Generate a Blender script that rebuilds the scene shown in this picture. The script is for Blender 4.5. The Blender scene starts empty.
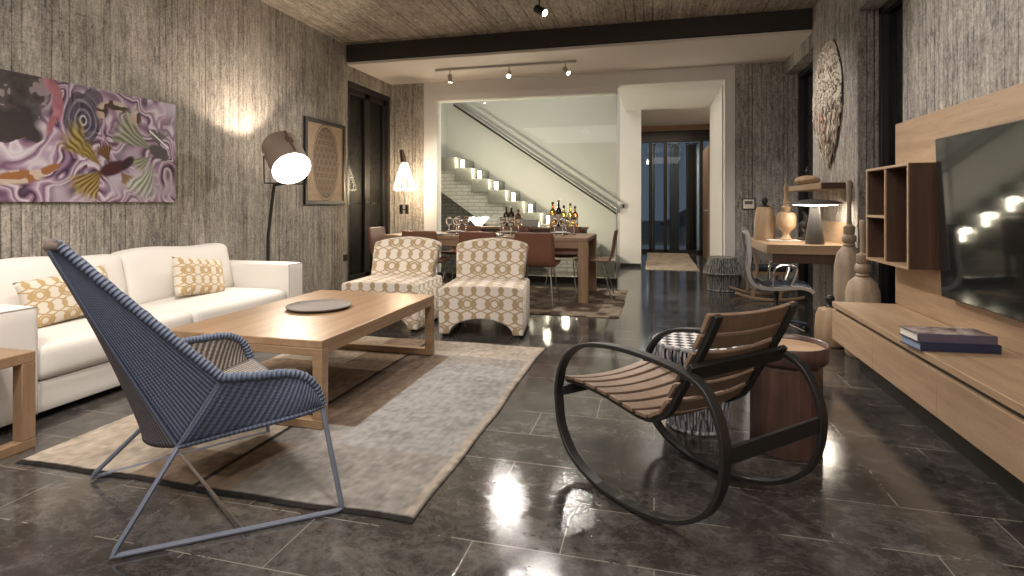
import bpy, bmesh, math, random
import numpy as np
from mathutils import Vector, Matrix
random.seed(7)
S = bpy.context.scene
C = S.collection
PI = math.pi

# ------------------------------------------------------------------ camera, world, exposure
cam_d = bpy.data.cameras.new('camera'); cam = bpy.data.objects.new('camera', cam_d); C.objects.link(cam)
YAW = math.atan(142 / 554)
cam.location = (0, 0, 1.15); cam.rotation_euler = (PI / 2, 0, YAW)
cam_d.sensor_width = 36; cam_d.lens = 554 / 1024 * 36; cam_d.shift_y = -84 / 1024
cam_d.clip_start = .05
S.camera = cam
W = bpy.data.worlds.new('dusk'); S.world = W; W.use_nodes = True
W.node_tree.nodes['Background'].inputs[0].default_value = (.20, .235, .30, 1)
W.node_tree.nodes['Background'].inputs[1].default_value = .8
vs = S.view_settings
vs.view_transform = 'Standard'; vs.look = 'None'; vs.gamma = 1; vs.exposure = 0.25; vs.use_curve_mapping = False
WARM = (1.0, .82, .65); SOFT = (1.0, .925, .85)

def lamp(kind, loc, power, color=WARM, target=None, size=.05, angle=60, blend=.5, sy=None):
    d = bpy.data.lights.new('light', kind); d.energy = power; d.color = color
    if kind == 'SPOT': d.spot_size = math.radians(angle); d.spot_blend = blend; d.shadow_soft_size = size
    elif kind == 'POINT': d.shadow_soft_size = size
    elif kind == 'AREA':
        d.size = size
        if sy: d.shape = 'RECTANGLE'; d.size_y = sy
    o = bpy.data.objects.new('light', d); C.objects.link(o); o.location = loc
    if target is not None:
        o.rotation_euler = (Vector(target) - Vector(loc)).to_track_quat('-Z', 'Y').to_euler()
    return o

# beam of the black ceiling spotlight, then unseen spots added to light the room
for (loc, tgt, p, ang, sz) in [
        ((-1.117, 5.47, 3.06), (.75, 2.5, 0), 300, 95, .045),
        ((-1.9, .4, 3.2), (-3.6, 3.2, .5), 190, 95, .12),
        ((-.6, 1.2, 3.2), (-1.5, 3.4, .3), 120, 100, .12),
        ((.2, 3.9, 3.2), (1.75, 3.2, .7), 62, 95, .08),
        ((-.3, -.6, 3.2), (1.7, 2.6, .9), 78, 100, .12),
        ((-2.5, 2.2, 3.2), (-2.9, 2.6, 0), 130, 95, .12),
        ((-2.2, 4.2, 3.2), (-2.0, 4.9, .3), 70, 95, .08),
        ((.1, 6.2, 3.0), (1.5, 6.3, 1.0), 110, 100, .06)]:
    lamp('SPOT', loc, p, SOFT, tgt, sz, ang, .8)
lamp('AREA', (-1.2, -.9, 3.28), 165, SOFT, (-1.2, -.9, 0), 4.8, sy=4.2)  # unseen panel of light added under the ceiling as soft fill
lamp('AREA', (-2.2, 8.75, 3.9), 20, (1, .96, .9), (-2.4, 9.5, .8), 2.6, sy=.5)  # unseen area light added to brighten the stairwell
lamp('AREA', (.2, 9.3, 2.84), 3, (1, .96, .92), (.2, 9.3, 0), .8, sy=1.4)
lamp('AREA', (.2, 12.0, 2.9), 20, WARM, (.2, 12.0, 0), 1.2)  # unseen passage and far room lights, both added for brightness

# ------------------------------------------------------------------ mesh helper
class MB:
    def __init__(s): s.v = []; s.f = []; s.uv = []; s.mi = []; s.M = Matrix(); s.cur = 0
    def add(s, verts, faces, uvs=None):
        b = len(s.v)
        s.v += [tuple(s.M @ Vector(p)) for p in verts]
        for i, f in enumerate(faces):
            s.f.append([b + k for k in f]); s.uv.append(uvs[i] if uvs else None); s.mi.append(s.cur)
        return s
    def box(s, x0, x1, y0, y1, z0, z1):
        v = [(x0, y0, z0), (x1, y0, z0), (x1, y1, z0), (x0, y1, z0), (x0, y0, z1), (x1, y0, z1), (x1, y1, z1), (x0, y1, z1)]
        return s.add(v, [(0, 3, 2, 1), (4, 5, 6, 7), (0, 1, 5, 4), (1, 2, 6, 5), (2, 3, 7, 6), (3, 0, 4, 7)])
    def frames(s, P, closed):
        n = len(P); T = []
        for i in range(n):
            a = P[(i - 1) % n] if closed or i > 0 else P[0]
            b = P[(i + 1) % n] if closed or i < n - 1 else P[-1]
            T.append((b - a).normalized())
        return T
    def tube(s, pts, r, n=8, closed=False, cap=True):
        P = [Vector(p) for p in pts]; T = s.frames(P, closed)
        up = Vector((0, 0, 1)) if abs(T[0].z) < .9 else Vector((1, 0, 0))
        N = T[0].cross(up).normalized(); V = []; m = len(P)
        for i in range(m):
            N = (N - T[i] * N.dot(T[i])).normalized(); B = T[i].cross(N)
            rr = r[i] if isinstance(r, (list, tuple)) else r
            for k in range(n):
                a = 2 * PI * k / n
                V.append(P[i] + (N * math.cos(a) + B * math.sin(a)) * rr)
        Fc = []; uv = []; d = [0]
        for i in range(m): d.append(d[-1] + (P[(i + 1) % m] - P[i]).length)
        for i in range(m if closed else m - 1):
            j = (i + 1) % m
            for k in range(n):
                l = (k + 1) % n
                Fc.append((i * n + k, i * n + l, j * n + l, j * n + k))
                a = .1 * k / n; b = .1 * (k + 1) / n; uv.append([(d[i], a), (d[i], b), (d[i + 1], b), (d[i + 1], a)])
        if not closed and cap:
            Fc.append(tuple(range(n - 1, -1, -1))); Fc.append(tuple((m - 1) * n + k for k in range(n))); uv += [None, None]
        return s.add(V, Fc, uv)
    def bar(s, pts, side, w, t, closed=False):
        """rectangular section swept along pts; w across 'side', t in the other direction"""
        P = [Vector(p) for p in pts]; T = s.frames(P, closed); sd = Vector(side).normalized(); V = []; m = len(P)
        for i in range(m):
            N = T[i].cross(sd).normalized()
            for (a, b) in ((-1, -1), (1, -1), (1, 1), (-1, 1)):
                V.append(P[i] + sd * a * w / 2 + N * b * t / 2)
        Fc = []
        for i in range(m if closed else m - 1):
            j = (i + 1) % m
            for k in range(4):
                l = (k + 1) % 4
                Fc.append((i * 4 + k, i * 4 + l, j * 4 + l, j * 4 + k))
        if not closed: Fc += [(3, 2, 1, 0), tuple((m - 1) * 4 + k for k in range(4))]
        return s.add(V, Fc)
    def lathe(s, prof, n=32, c=(0, 0, 0), caps=True):
        V = []; m = len(prof)
        for (r, z) in prof:
            for k in range(n):
                a = 2 * PI * k / n
                V.append((c[0] + r * math.cos(a), c[1] + r * math.sin(a), c[2] + z))
        Fc = []; uv = []
        for i in range(m - 1):
            for k in range(n):
                l = (k + 1) % n
                Fc.append((i * n + k, i * n + l, (i + 1) * n + l, (i + 1) * n + k))
                uv.append([(k / n, prof[i][1]), ((k + 1) / n, prof[i][1]), ((k + 1) / n, prof[i + 1][1]), (k / n, prof[i + 1][1])])
        if caps:
            if prof[0][0] > 1e-5: Fc.append(tuple(range(n - 1, -1, -1))); uv.append(None)
            if prof[-1][0] > 1e-5: Fc.append(tuple((m - 1) * n + k for k in range(n))); uv.append(None)
        return s.add(V, Fc, uv)
    def prism(s, poly, axis, a, b):
        n = len(poly)
        def p(q, h): return {'x': (h, q[0], q[1]), 'y': (q[0], h, q[1]), 'z': (q[0], q[1], h)}[axis]
        V = [p(q, a) for q in poly] + [p(q, b) for q in poly]
        Fc = [tuple(range(n)), tuple(range(2 * n - 1, n - 1, -1))]
        for i in range(n): j = (i + 1) % n; Fc.append((i, n + i, n + j, j))
        return s.add(V, Fc)
    def grid(s, fn, nu, nv, su=1, sv=1, wrap=False):
        V = [fn(i / nu, j / nv) for j in range(nv + 1) for i in range(nu + 1)]
        Fc = []; uv = []; w = nu + 1
        for j in range(nv):
            for i in range(nu):
                Fc.append((j * w + i, j * w + i + 1, (j + 1) * w + i + 1, (j + 1) * w + i))
                uv.append([(i / nu * su, j / nv * sv), ((i + 1) / nu * su, j / nv * sv), ((i + 1) / nu * su, (j + 1) / nv * sv), (i / nu * su, (j + 1) / nv * sv)])
        return s.add(V, Fc, uv)
    def sphere(s, c, r, n=16, m=10):
        r = r if isinstance(r, (tuple, list)) else (r, r, r)
        return s.grid(lambda u, v: (c[0] + r[0] * math.cos(2 * PI * u) * math.sin(PI * v), c[1] + r[1] * math.sin(2 * PI * u) * math.sin(PI * v), c[2] - r[2] * math.cos(PI * v)), n, m)
    def rbox(s, c, h, r, n=8, puff=(0, 0, 0), fn=None):
        """rounded and puffed box; c centre, h half sizes"""
        V = []; Fc = []
        for ax in range(3):
            for sg in (-1, 1):
                b = len(V); a1, a2 = (ax + 1) % 3, (ax + 2) % 3
                for j in range(n + 1):
                    for i in range(n + 1):
                        q = [0, 0, 0]; q[ax] = sg
                        e = lambda t: math.copysign(1 - (1 - abs(t)) ** 1.5, t)
                        q[a1] = e(2 * i / n - 1); q[a2] = e(2 * j / n - 1)
                        p = [q[k] * h[k] for k in range(3)]
                        inn = [max(-h[k] + r, min(h[k] - r, p[k])) for k in range(3)]
                        d = Vector(p) - Vector(inn)
                        if d.length > 1e-9: d = d.normalized() * r
                        p = [inn[k] + d[k] for k in range(3)]
                        g = [p[k] / h[k] for k in range(3)]
                        o = list(p)
                        for k in range(3):
                            o[k] += puff[k] * g[k] * (1 - g[(k + 1) % 3] ** 2) * (1 - g[(k + 2) % 3] ** 2)
                        pt = Vector((c[0] + o[0], c[1] + o[1], c[2] + o[2]))
                        V.append(fn(pt) if fn else pt)
                for j in range(n):
                    for i in range(n):
                        k = b + j * (n + 1) + i; f = (k, k + 1, k + n + 2, k + n + 1)
                        Fc.append(f if sg > 0 else f[::-1])
        return s.add(V, Fc)
    def build(s, name, mats, parent=None, bevel=0, seg=2, smooth=True, angle=40, weld=False, loc=None, solid=0, subsurf=0, col=None, recalc=True):
        me = bpy.data.meshes.new(name); me.from_pydata([tuple(v) for v in s.v], [], s.f)
        for m in (mats if isinstance(mats, (list, tuple)) else [mats]): me.materials.append(m)
        uvl = me.uv_layers.new(name='UVMap'); ud = uvl.data
        for p in me.polygons:
            p.material_index = s.mi[p.index]; u = s.uv[p.index]
            if u: 
                for k, li in enumerate(p.loop_indices): ud[li].uv = u[k]
            else:
                n = p.normal; ax = max(range(3), key=lambda k: abs(n[k]))
                for li in p.loop_indices:
                    q = me.vertices[me.loops[li].vertex_index].co
                    ud[li].uv = ((q.y, q.z), (q.x, q.z), (q.x, q.y))[ax]
        if col is not None:
            ca_ = me.color_attributes.new('Col', 'FLOAT_COLOR', 'POINT')
            ca_.data.foreach_set('color', np.asarray(col, dtype=np.float32).ravel())
        if weld or recalc:
            bm = bmesh.new(); bm.from_mesh(me)
            if weld: bmesh.ops.remove_doubles(bm, verts=bm.verts, dist=1e-5)
            if recalc: bmesh.ops.recalc_face_normals(bm, faces=bm.faces)
            bm.to_mesh(me); bm.free()
        if smooth:
            me.polygons.foreach_set('use_smooth', [True] * len(me.polygons)); me.set_sharp_from_angle(angle=math.radians(angle))
        o = bpy.data.objects.new(name, me); C.objects.link(o)
        if parent: o.parent = parent
        if loc: o.location = loc
        if solid:
            md = o.modifiers.new('solid', 'SOLIDIFY'); md.thickness = solid; md.offset = 0
        if bevel:
            md = o.modifiers.new('bevel', 'BEVEL'); md.width = bevel; md.segments = seg; md.limit_method = 'ANGLE'; md.angle_limit = math.radians(35)
        if subsurf:
            md = o.modifiers.new('sub', 'SUBSURF'); md.levels = subsurf; md.render_levels = subsurf
        return o

def thing(name, label, cat, loc=(0, 0, 0), rz=0, group=None):
    o = bpy.data.objects.new(name, None); C.objects.link(o); o.empty_display_size = .1
    o.location = loc; o.rotation_euler = (0, 0, rz); return tag(o, label, cat, group)
def tag(o, label, cat, group=None, kind=None):
    o['label'] = label; o['category'] = cat
    if group: o['group'] = group
    if kind: o['kind'] = kind
    return o
def struct(o): o['kind'] = 'structure'; return o
def dup(root, loc, rz=None, label=None):
    r = root.copy(); C.objects.link(r); r.location = loc
    if rz is not None: r.rotation_euler = (0, 0, rz)
    if label: r['label'] = label
    for ch in list(root.children):
        c = ch.copy(); C.objects.link(c); c.parent = r
        for g in list(ch.children):
            d = g.copy(); C.objects.link(d); d.parent = c
    return r
def smooth_path(pts, n=6, closed=False):
    P = [Vector(p) for p in pts]; m = len(P); out = []
    rng = range(m) if closed else range(m - 1)
    for i in rng:
        g = lambda k: P[k % m] if closed else P[max(0, min(m - 1, k))]
        p0, p1, p2, p3 = g(i - 1), g(i), g(i + 1), g(i + 2)
        for k in range(n):
            t = k / n
            out.append(.5 * ((2 * p1) + (p2 - p0) * t + (2 * p0 - 5 * p1 + 4 * p2 - p3) * t * t + (3 * p1 - p0 - 3 * p2 + p3) * t ** 3))
    if not closed: out.append(P[-1])
    return out

# ------------------------------------------------------------------ materials
class NT:
    def __init__(s, name):
        s.m = bpy.data.materials.new(name); s.m.use_nodes = True; s.t = s.m.node_tree; s.p = s.t.nodes['Principled BSDF']
    def n(s, ty, **kw):
        nd = s.t.nodes.new(ty)
        for k, v in kw.items():
            if k.startswith('i_'): nd.inputs[int(k[2:])].default_value = v
            else: setattr(nd, k, v)
        return nd
    def l(s, a, b): s.t.links.new(a, b)
    def coord(s, which='Object', scale=(1, 1, 1), loc=(0, 0, 0)):
        c = s.n('ShaderNodeTexCoord'); m = s.n('ShaderNodeMapping'); m.inputs['Scale'].default_value = scale; m.inputs['Location'].default_value = loc
        s.l(c.outputs[which], m.inputs['Vector']); return m.outputs[0]
    def noise(s, vec, scale, detail=4, rough=.55, dist=0):
        nd = s.n('ShaderNodeTexNoise'); nd.inputs['Scale'].default_value = scale; nd.inputs['Detail'].default_value = detail
        nd.inputs['Roughness'].default_value = rough; nd.inputs['Distortion'].default_value = dist
        if vec is not None: s.l(vec, nd.inputs['Vector'])
        return nd.outputs['Fac']
    def ramp(s, fac, stops, interp='LINEAR'):
        r = s.n('ShaderNodeValToRGB'); r.color_ramp.interpolation = interp
        while len(r.color_ramp.elements) < len(stops): r.color_ramp.elements.new(.5)
        for e, (p, c) in zip(r.color_ramp.elements, stops):
            e.position = p; e.color = (*c, 1) if len(c) == 3 else c
        s.l(fac, r.inputs[0]); return r.outputs[0]
    def math(s, op, a, b=None, c=None):
        m = s.n('ShaderNodeMath'); m.operation = op
        for i, x in enumerate((a, b, c)):
            if x is None: continue
            if isinstance(x, (int, float)): m.inputs[i].default_value = x
            else: s.l(x, m.inputs[i])
        return m.outputs[0]
    def mix(s, fac, a, b, blend='MIX'):
        m = s.n('ShaderNodeMix'); m.data_type = 'RGBA'; m.blend_type = blend
        for i, x in ((0, fac), (6, a), (7, b)):
            if isinstance(x, (int, float)): m.inputs[i].default_value = x
            elif isinstance(x, tuple): m.inputs[i].default_value = (*x, 1) if len(x) == 3 else x
            else: s.l(x, m.inputs[i])
        return m.outputs[2]
    def bump(s, h, strength=.4, dist=.01):
        b = s.n('ShaderNodeBump'); b.inputs['Strength'].default_value = strength; b.inputs['Distance'].default_value = dist
        s.l(h, b.inputs['Height']); s.l(b.outputs[0], s.p.inputs['Normal'])
    def set(s, color=None, rough=None, metal=None, **kw):
        for k, v in (('Base Color', color), ('Roughness', rough), ('Metallic', metal)):
            if v is None: continue
            if isinstance(v, (int, float)): s.p.inputs[k].default_value = v
            elif isinstance(v, tuple): s.p.inputs[k].default_value = (*v, 1)
            else: s.l(v, s.p.inputs[k])
        for k, v in kw.items(): s.p.inputs[k.replace('_', ' ')].default_value = v
        return s

def plain(name, c, rough=.5, metal=0, noise=.12, bump=0, scale=30, **kw):
    m = NT(name); v = m.coord()
    f = m.noise(v, scale)
    col = m.mix(f, tuple(x * (1 - noise) for x in c), tuple(min(1, x * (1 + noise)) for x in c))
    m.set(col, rough, metal, **kw)
    if bump: m.bump(f, bump, .004)
    return m.m
def emit(name, c, s):
    m = NT(name); m.set((.8, .8, .8), .5); m.p.inputs['Emission Color'].default_value = (*c, 1); m.p.inputs['Emission Strength'].default_value = s
    return m.m
def glass(name, c=(1, 1, 1), rough=0, ior=1.45):
    m = NT(name); m.set(c, rough); m.p.inputs['Transmission Weight'].default_value = 1; m.p.inputs['IOR'].default_value = ior
    return m.m
def pane(name, tint=(.9, .95, .92), refl=.12):
    """thin architectural glass: mostly see-through, Fresnel-like mirror on top"""
    m = NT(name); t = m.n('ShaderNodeBsdfTransparent'); t.inputs[0].default_value = (*tint, 1)
    g = m.n('ShaderNodeBsdfGlossy'); g.inputs['Roughness'].default_value = .01
    lw = m.n('ShaderNodeLayerWeight'); lw.inputs[0].default_value = .3
    f = m.math('MULTIPLY', lw.outputs['Fresnel'], .5 + refl)
    mx = m.n('ShaderNodeMixShader'); m.l(f, mx.inputs[0]); m.l(t.outputs[0], mx.inputs[1]); m.l(g.outputs[0], mx.inputs[2])
    m.l(mx.outputs[0], m.t.nodes['Material Output'].inputs[0]); return m.m
def wood(name, c1, c2, axis='x', scale=14, rough=.45, ring=.5, bump=.12):
    m = NT(name); sc = [1, 1, 1]; sc['xyz'.index(axis)] = .07
    v = m.coord('Object', tuple(sc))
    a = m.noise(v, scale, 6, .6, .6); b = m.noise(v, scale * 6, 4, .6)
    col = m.ramp(a, [(.3, c1), (.52, tuple((x + y) / 2 for x, y in zip(c1, c2))), (.7, c2)])
    col = m.mix(m.math('MULTIPLY', m.math('GREATER_THAN', b, .58), .22), col, tuple(x * .55 for x in c1))
    m.set(col, rough); m.bump(b, bump, .003); return m.m
def concrete(name, mode, base=(.33, .295, .245), bw=.085):
    """board-formed concrete; mode 'wall' = vertical boards, 'ceil' = boards along Y"""
    m = NT(name); c = m.n('ShaderNodeTexCoord'); sp = m.n('ShaderNodeSeparateXYZ'); m.l(c.outputs['Object'], sp.inputs[0])
    if mode == 'wall':
        across = m.math('ADD', sp.outputs[0], sp.outputs[1]); sc = (1, 1, .05); sc2 = (1, 1, .30)
    else:
        across = sp.outputs[0]; sc = (1, .05, 1); sc2 = (1, .22, 1)
    wob = m.noise(m.coord('Object', (.6, .6, .6)), 2, 2)
    x = m.math('ADD', m.math('DIVIDE', across, bw), m.math('MULTIPLY', wob, .25))
    idx = m.math('FLOOR', x); fr = m.math('FRACT', x)
    wn = m.n('ShaderNodeTexWhiteNoise'); wn.noise_dimensions = '1D'; m.l(idx, wn.inputs['W'])
    edge = m.math('MINIMUM', fr, m.math('SUBTRACT', 1, fr))
    groove = m.math('SUBTRACT', 1, m.math('MINIMUM', m.math('MULTIPLY', edge, 11), 1))
    streak = m.noise(m.coord('Object', sc), 22, 7, .7)
    fine = m.noise(m.coord('Object', sc), 70, 4, .7)
    streak2 = m.noise(m.coord('Object', sc2), 34, 6, .75)
    grit = m.noise(m.coord('Object', (1, 1, 1)), 55, 4, .75)
    blot = m.noise(m.coord('Object', (1, 1, 1)), 1.5, 6, .65)
    pits = m.noise(m.coord('Object', sc2), 48, 3, .6)
    hole = m.n('ShaderNodeTexVoronoi'); m.l(m.coord('Object', (1, 1, 1)), hole.inputs['Vector']); hole.inputs['Scale'].default_value = 2.3
    hd = m.math('LESS_THAN', hole.outputs['Distance'], .035)
    fin = m.math('MULTIPLY', groove, m.math('GREATER_THAN', wn.outputs[0], .62))
    gap = m.math('MULTIPLY', groove, m.math('LESS_THAN', wn.outputs[0], .38))
    def c0(q): return m.math('SUBTRACT', q, .5)
    val = m.math('ADD', .5, m.math('MULTIPLY', c0(wn.outputs[0]), .10))
    for q, k in ((streak, .7), (fine, .35), (streak2, 1.15), (grit, 1.0), (blot, .7)): val = m.math('ADD', val, m.math('MULTIPLY', c0(q), k))
    zone = m.math('MULTIPLY', m.math('SUBTRACT', m.noise(m.coord('Object', (.5, .5, .5)), 1.3, 3), .36), 3.2)
    zone = m.math('MINIMUM', m.math('MAXIMUM', zone, .15), 1)
    val = m.math('ADD', val, m.math('MULTIPLY', zone, m.math('MULTIPLY', m.math('SUBTRACT', m.math('MULTIPLY', fin, m.math('MULTIPLY', streak2, 1.7)), m.math('MULTIPLY', gap, .6)), .8)))
    d = tuple(v * .30 for v in base); h = tuple(min(1, v * 1.9) for v in base)
    col = m.ramp(val, [(.15, d), (.48, base), (.88, h)])
    col = m.mix(m.math('MULTIPLY', m.math('GREATER_THAN', pits, .67), .5), col, tuple(v * .42 for v in base))
    col = m.mix(m.math('MULTIPLY', hd, .6), col, tuple(v * .3 for v in base))
    m.set(col, .85)
    hgt = m.math('ADD', m.math('ADD', m.math('MULTIPLY', wn.outputs[0], .35), m.math('ADD', m.math('MULTIPLY', streak2, .9), m.math('MULTIPLY', grit, .5))), m.math('SUBTRACT', m.math('MULTIPLY', fin, .7), m.math('MULTIPLY', gap, .6)))
    m.bump(hgt, .9, .014); return m.m
def lattice(name, light, tan, s=.2, lw=.26):
    """ogee trellis print in tan on off-white, from the UV map (metres)"""
    m = NT(name); c = m.n('ShaderNodeTexCoord'); sp = m.n('ShaderNodeSeparateXYZ'); m.l(c.outputs['UV'], sp.inputs[0])
    x = m.math('DIVIDE', sp.outputs[0], s); y = m.math('DIVIDE', sp.outputs[1], s)
    w = m.math('MULTIPLY', m.math('SINE', m.math('MULTIPLY', y, 2 * PI)), .27)
    w2 = m.math('MULTIPLY', m.math('SINE', m.math('MULTIPLY', y, 6 * PI)), .07)
    def line(sgn, off):
        q = m.math('FRACT', m.math('ADD', m.math('ADD', x, off), m.math('MULTIPLY', m.math('ADD', w, w2), sgn)))
        return m.math('ABSOLUTE', m.math('SUBTRACT', q, .5))
    a = m.math('MINIMUM', line(1, 0), line(-1, 0)); a = m.math('MINIMUM', a, m.math('ADD', m.math('MINIMUM', line(1, .5), line(-1, .5)), .01))
    # a ring in each medallion
    fx = m.math('SUBTRACT', m.math('FRACT', m.math('ADD', x, 0.0)), .5); fy = m.math('SUBTRACT', m.math('FRACT', m.math('ADD', m.math('MULTIPLY', y, 1), .25)), .5)
    rr = m.math('SQRT', m.math('ADD', m.math('MULTIPLY', fx, fx), m.math('MULTIPLY', fy, fy)))
    ring = m.math('ABSOLUTE', m.math('SUBTRACT', rr, .15))
    a = m.math('MINIMUM', a, m.math('ADD', ring, .03))
    wv = m.noise(m.coord('UV'), 420, 2)
    mask = m.ramp(a, [(lw * .22, (1, 1, 1)), (lw * .34, (0, 0, 0))])
    col = m.mix(mask, light, tan); col = m.mix(m.math('MULTIPLY', wv, .25), col, tuple(v * .6 for v in tan), 'MULTIPLY')
    m.set(col, .85); m.p.inputs['Sheen Weight'].default_value = .2; m.bump(wv, .2, .002); return m.m
def weave(name, c1, c2, su=90, sv=60, rough=.6, bump=.8, wa=.75):
    """woven cane: ribs across u with an over-under along v; UV in metres"""
    m = NT(name); c = m.n('ShaderNodeTexCoord'); sp = m.n('ShaderNodeSeparateXYZ'); m.l(c.outputs['UV'], sp.inputs[0])
    a = m.math('SINE', m.math('MULTIPLY', sp.outputs[0], su * 2 * PI)); 
    row = m.math('FLOOR', m.math('MULTIPLY', sp.outputs[0], su))
    b = m.math('SINE', m.math('ADD', m.math('MULTIPLY', sp.outputs[1], sv * 2 * PI), m.math('MULTIPLY', row, PI)))
    h = m.math('ADD', m.math('MULTIPLY', a, wa), m.math('MULTIPLY', b, 1 - wa))
    f = m.math('ADD', m.math('MULTIPLY', h, .5), .5)
    nz = m.noise(m.coord('UV'), 40, 3)
    col = m.mix(m.math('MULTIPLY', f, m.math('ADD', nz, .4)), c1, c2)
    m.set(col, rough); m.bump(h, bump, .003); return m.m
def attr(name, rough=.6, spec=.5, coat=0, bump=0):
    m = NT(name); a = m.n('ShaderNodeAttribute'); a.attribute_name = 'Col'
    m.set(a.outputs['Color'], rough); m.p.inputs['Specular IOR Level'].default_value = spec; m.p.inputs['Coat Weight'].default_value = coat
    if bump: m.bump(m.noise(m.coord(), 260, 3), bump, .006)
    return m.m

M = {}
M['concrete'] = concrete('board_formed_concrete', 'wall', (.32, .288, .247), .062)
M['concrete_r'] = concrete('grey_concrete', 'wall', (.335, .312, .283), .055)
M['concrete_c'] = concrete('ceiling_concrete', 'ceil', (.33, .285, .235), .10)
M['white'] = plain('white_plaster', (.74, .725, .69), .7, noise=.03, scale=3)
M['ceilw'] = plain('ceiling_plaster', (.70, .64, .585), .7, noise=.04, scale=2)
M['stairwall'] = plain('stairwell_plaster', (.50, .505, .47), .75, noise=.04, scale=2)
M['black'] = plain('black_steel', (.022, .021, .02), .45, .3)
M['beam'] = plain('dark_beam', (.03, .025, .022), .55, noise=.3, scale=8)
M['dark'] = plain('dark_bronze_frame', (.035, .032, .03), .4, .4)
M['chrome'] = plain('polished_steel', (.75, .75, .76), .14, 1)
M['alu'] = plain('polished_aluminium', (.80, .80, .82), .3, 1)
M['steel'] = plain('brushed_steel', (.45, .44, .42), .3, 1)
M['oak_y'] = wood('light_oak_along_y', (.30, .195, .115), (.43, .30, .19), 'y')
M['oak_x'] = wood('light_oak_along_x', (.30, .195, .115), (.43, .30, .19), 'x')
M['oak_z'] = wood('light_oak_upright', (.30, .195, .115), (.43, .30, .19), 'z')
M['tea_y'] = wood('mid_oak_along_y', (.24, .145, .08), (.36, .235, .14), 'y', rough=.36)
M['tea_x'] = wood('mid_oak_along_x', (.24, .145, .08), (.36, .235, .14), 'x', rough=.36)
M['tea_z'] = wood('mid_oak_upright', (.24, .145, .08), (.36, .235, .14), 'z', rough=.36)
M['wenge'] = wood('dark_walnut', (.055, .03, .02), (.10, .055, .035), 'z')
M['slat'] = wood('brown_teak_slat', (.16, .105, .07), (.26, .175, .12), 'x', 10)
M['table'] = wood('dining_oak', (.22, .135, .08), (.34, .22, .135), 'x')
M['redwood'] = wood('reddish_walnut', (.042, .022, .019), (.115, .063, .048), 'z', 8, .35)
M['palewood'] = wood('pale_turned_wood', (.28, .18, .10), (.52, .375, .24), 'z', 9)
M['greywood'] = wood('weathered_wood', (.20, .145, .10), (.44, .345, .25), 'z', 9, .65)
M['leather'] = plain('brown_leather', (.17, .075, .045), .42, noise=.2, bump=.15, scale=60)
M['sofa'] = plain('off_white_linen', (.73, .695, .645), .9, noise=.05, bump=.25, scale=260)
M['piping'] = plain('grey_piping', (.35, .33, .31), .8)
M['lattice_chair'] = lattice('trellis_print_cream', (.66, .60, .53), (.36, .27, .155), .235, .24)
M['lattice_pillow'] = lattice('trellis_print_gold', (.72, .66, .56), (.50, .345, .16), .155)
M['cane'] = weave('blue_cane', (.05, .064, .108), (.155, .19, .29), 62, 90, bump=.7)
M['cane_in'] = weave('brown_cane', (.07, .06, .055), (.36, .31, .27), 48, 60, wa=.85)
M['cane_back'] = weave('mauve_cane', (.06, .056, .075), (.20, .18, .20), 62, 90, bump=.7)
M['cane_rim'] = weave('blue_cane_rim', (.07, .088, .135), (.13, .16, .24), 62, 20, bump=.8, wa=.9)
M['cane_seam'] = plain('blue_cane_seam', (.10, .125, .20), .6)
M['frame_blue'] = plain('blue_grey_tube', (.17, .19, .25), .4, .2)
M['rope'] = plain('dark_rope', (.14, .14, .155), .85, noise=.9, scale=90)
M['rope_l'] = plain('pale_rope', (.36, .34, .32), .85, noise=.5, scale=70)
M['navy'] = plain('navy_cloth', (.018, .024, .055), .6)
M['navyleather'] = plain('navy_leather', (.02, .028, .05), .4)
M['paper'] = plain('page_edges', (.72, .68, .62), .8, noise=.1, scale=200)
M['bluepaper'] = plain('blue_page_edges', (.22, .29, .42), .7, noise=.15, scale=200)
M['grey_ceramic'] = plain('dark_grey_ceramic', (.07, .065, .06), .55)
M['tray'] = wood('grey_brown_tray', (.12, .105, .095), (.21, .19, .17), 'x', 6, .7)
M['lampshade'] = plain('taupe_shade', (.23, .18, .14), .8, noise=.06, scale=200)
M['tile'] = plain('glazed_grey_tile', (.20, .20, .18), .16, noise=.25, scale=25)
M['wineglass'] = glass('clear_glass')
M['amber'] = glass('amber_spirit', (.75, .32, .06)); M['darkglass'] = plain('dark_bottle_glass', (.03, .012, .008), .08); M['goldglass'] = glass('golden_spirit', (.9, .68, .2))
M['china'] = plain('white_china', (.8, .79, .76), .2)
M['linen'] = plain('white_napkin', (.82, .80, .77), .9)
M['tv'] = plain('tv_glass', (.012, .013, .013), .05, 0, **{'Specular_IOR_Level': 1.0}); 
M['pane'] = pane('clear_partition_glass', (.95, .968, .95), .12)
M['winpane'] = pane('window_glass', (.55, .6, .62), .35)
M['lampglow'] = emit('lamp_diffuser', (1, .9, .75), 14); M['spotglow'] = emit('spot_lens', (1, .9, .75), 60)
M['flame'] = emit('candle_flame', (1, .86, .62), 90); M['wire'] = emit('glowing_wire_cage', (1, .80, .52), 5)
M['wax'] = plain('candle_wax', (.75, .7, .6), .5)

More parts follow.
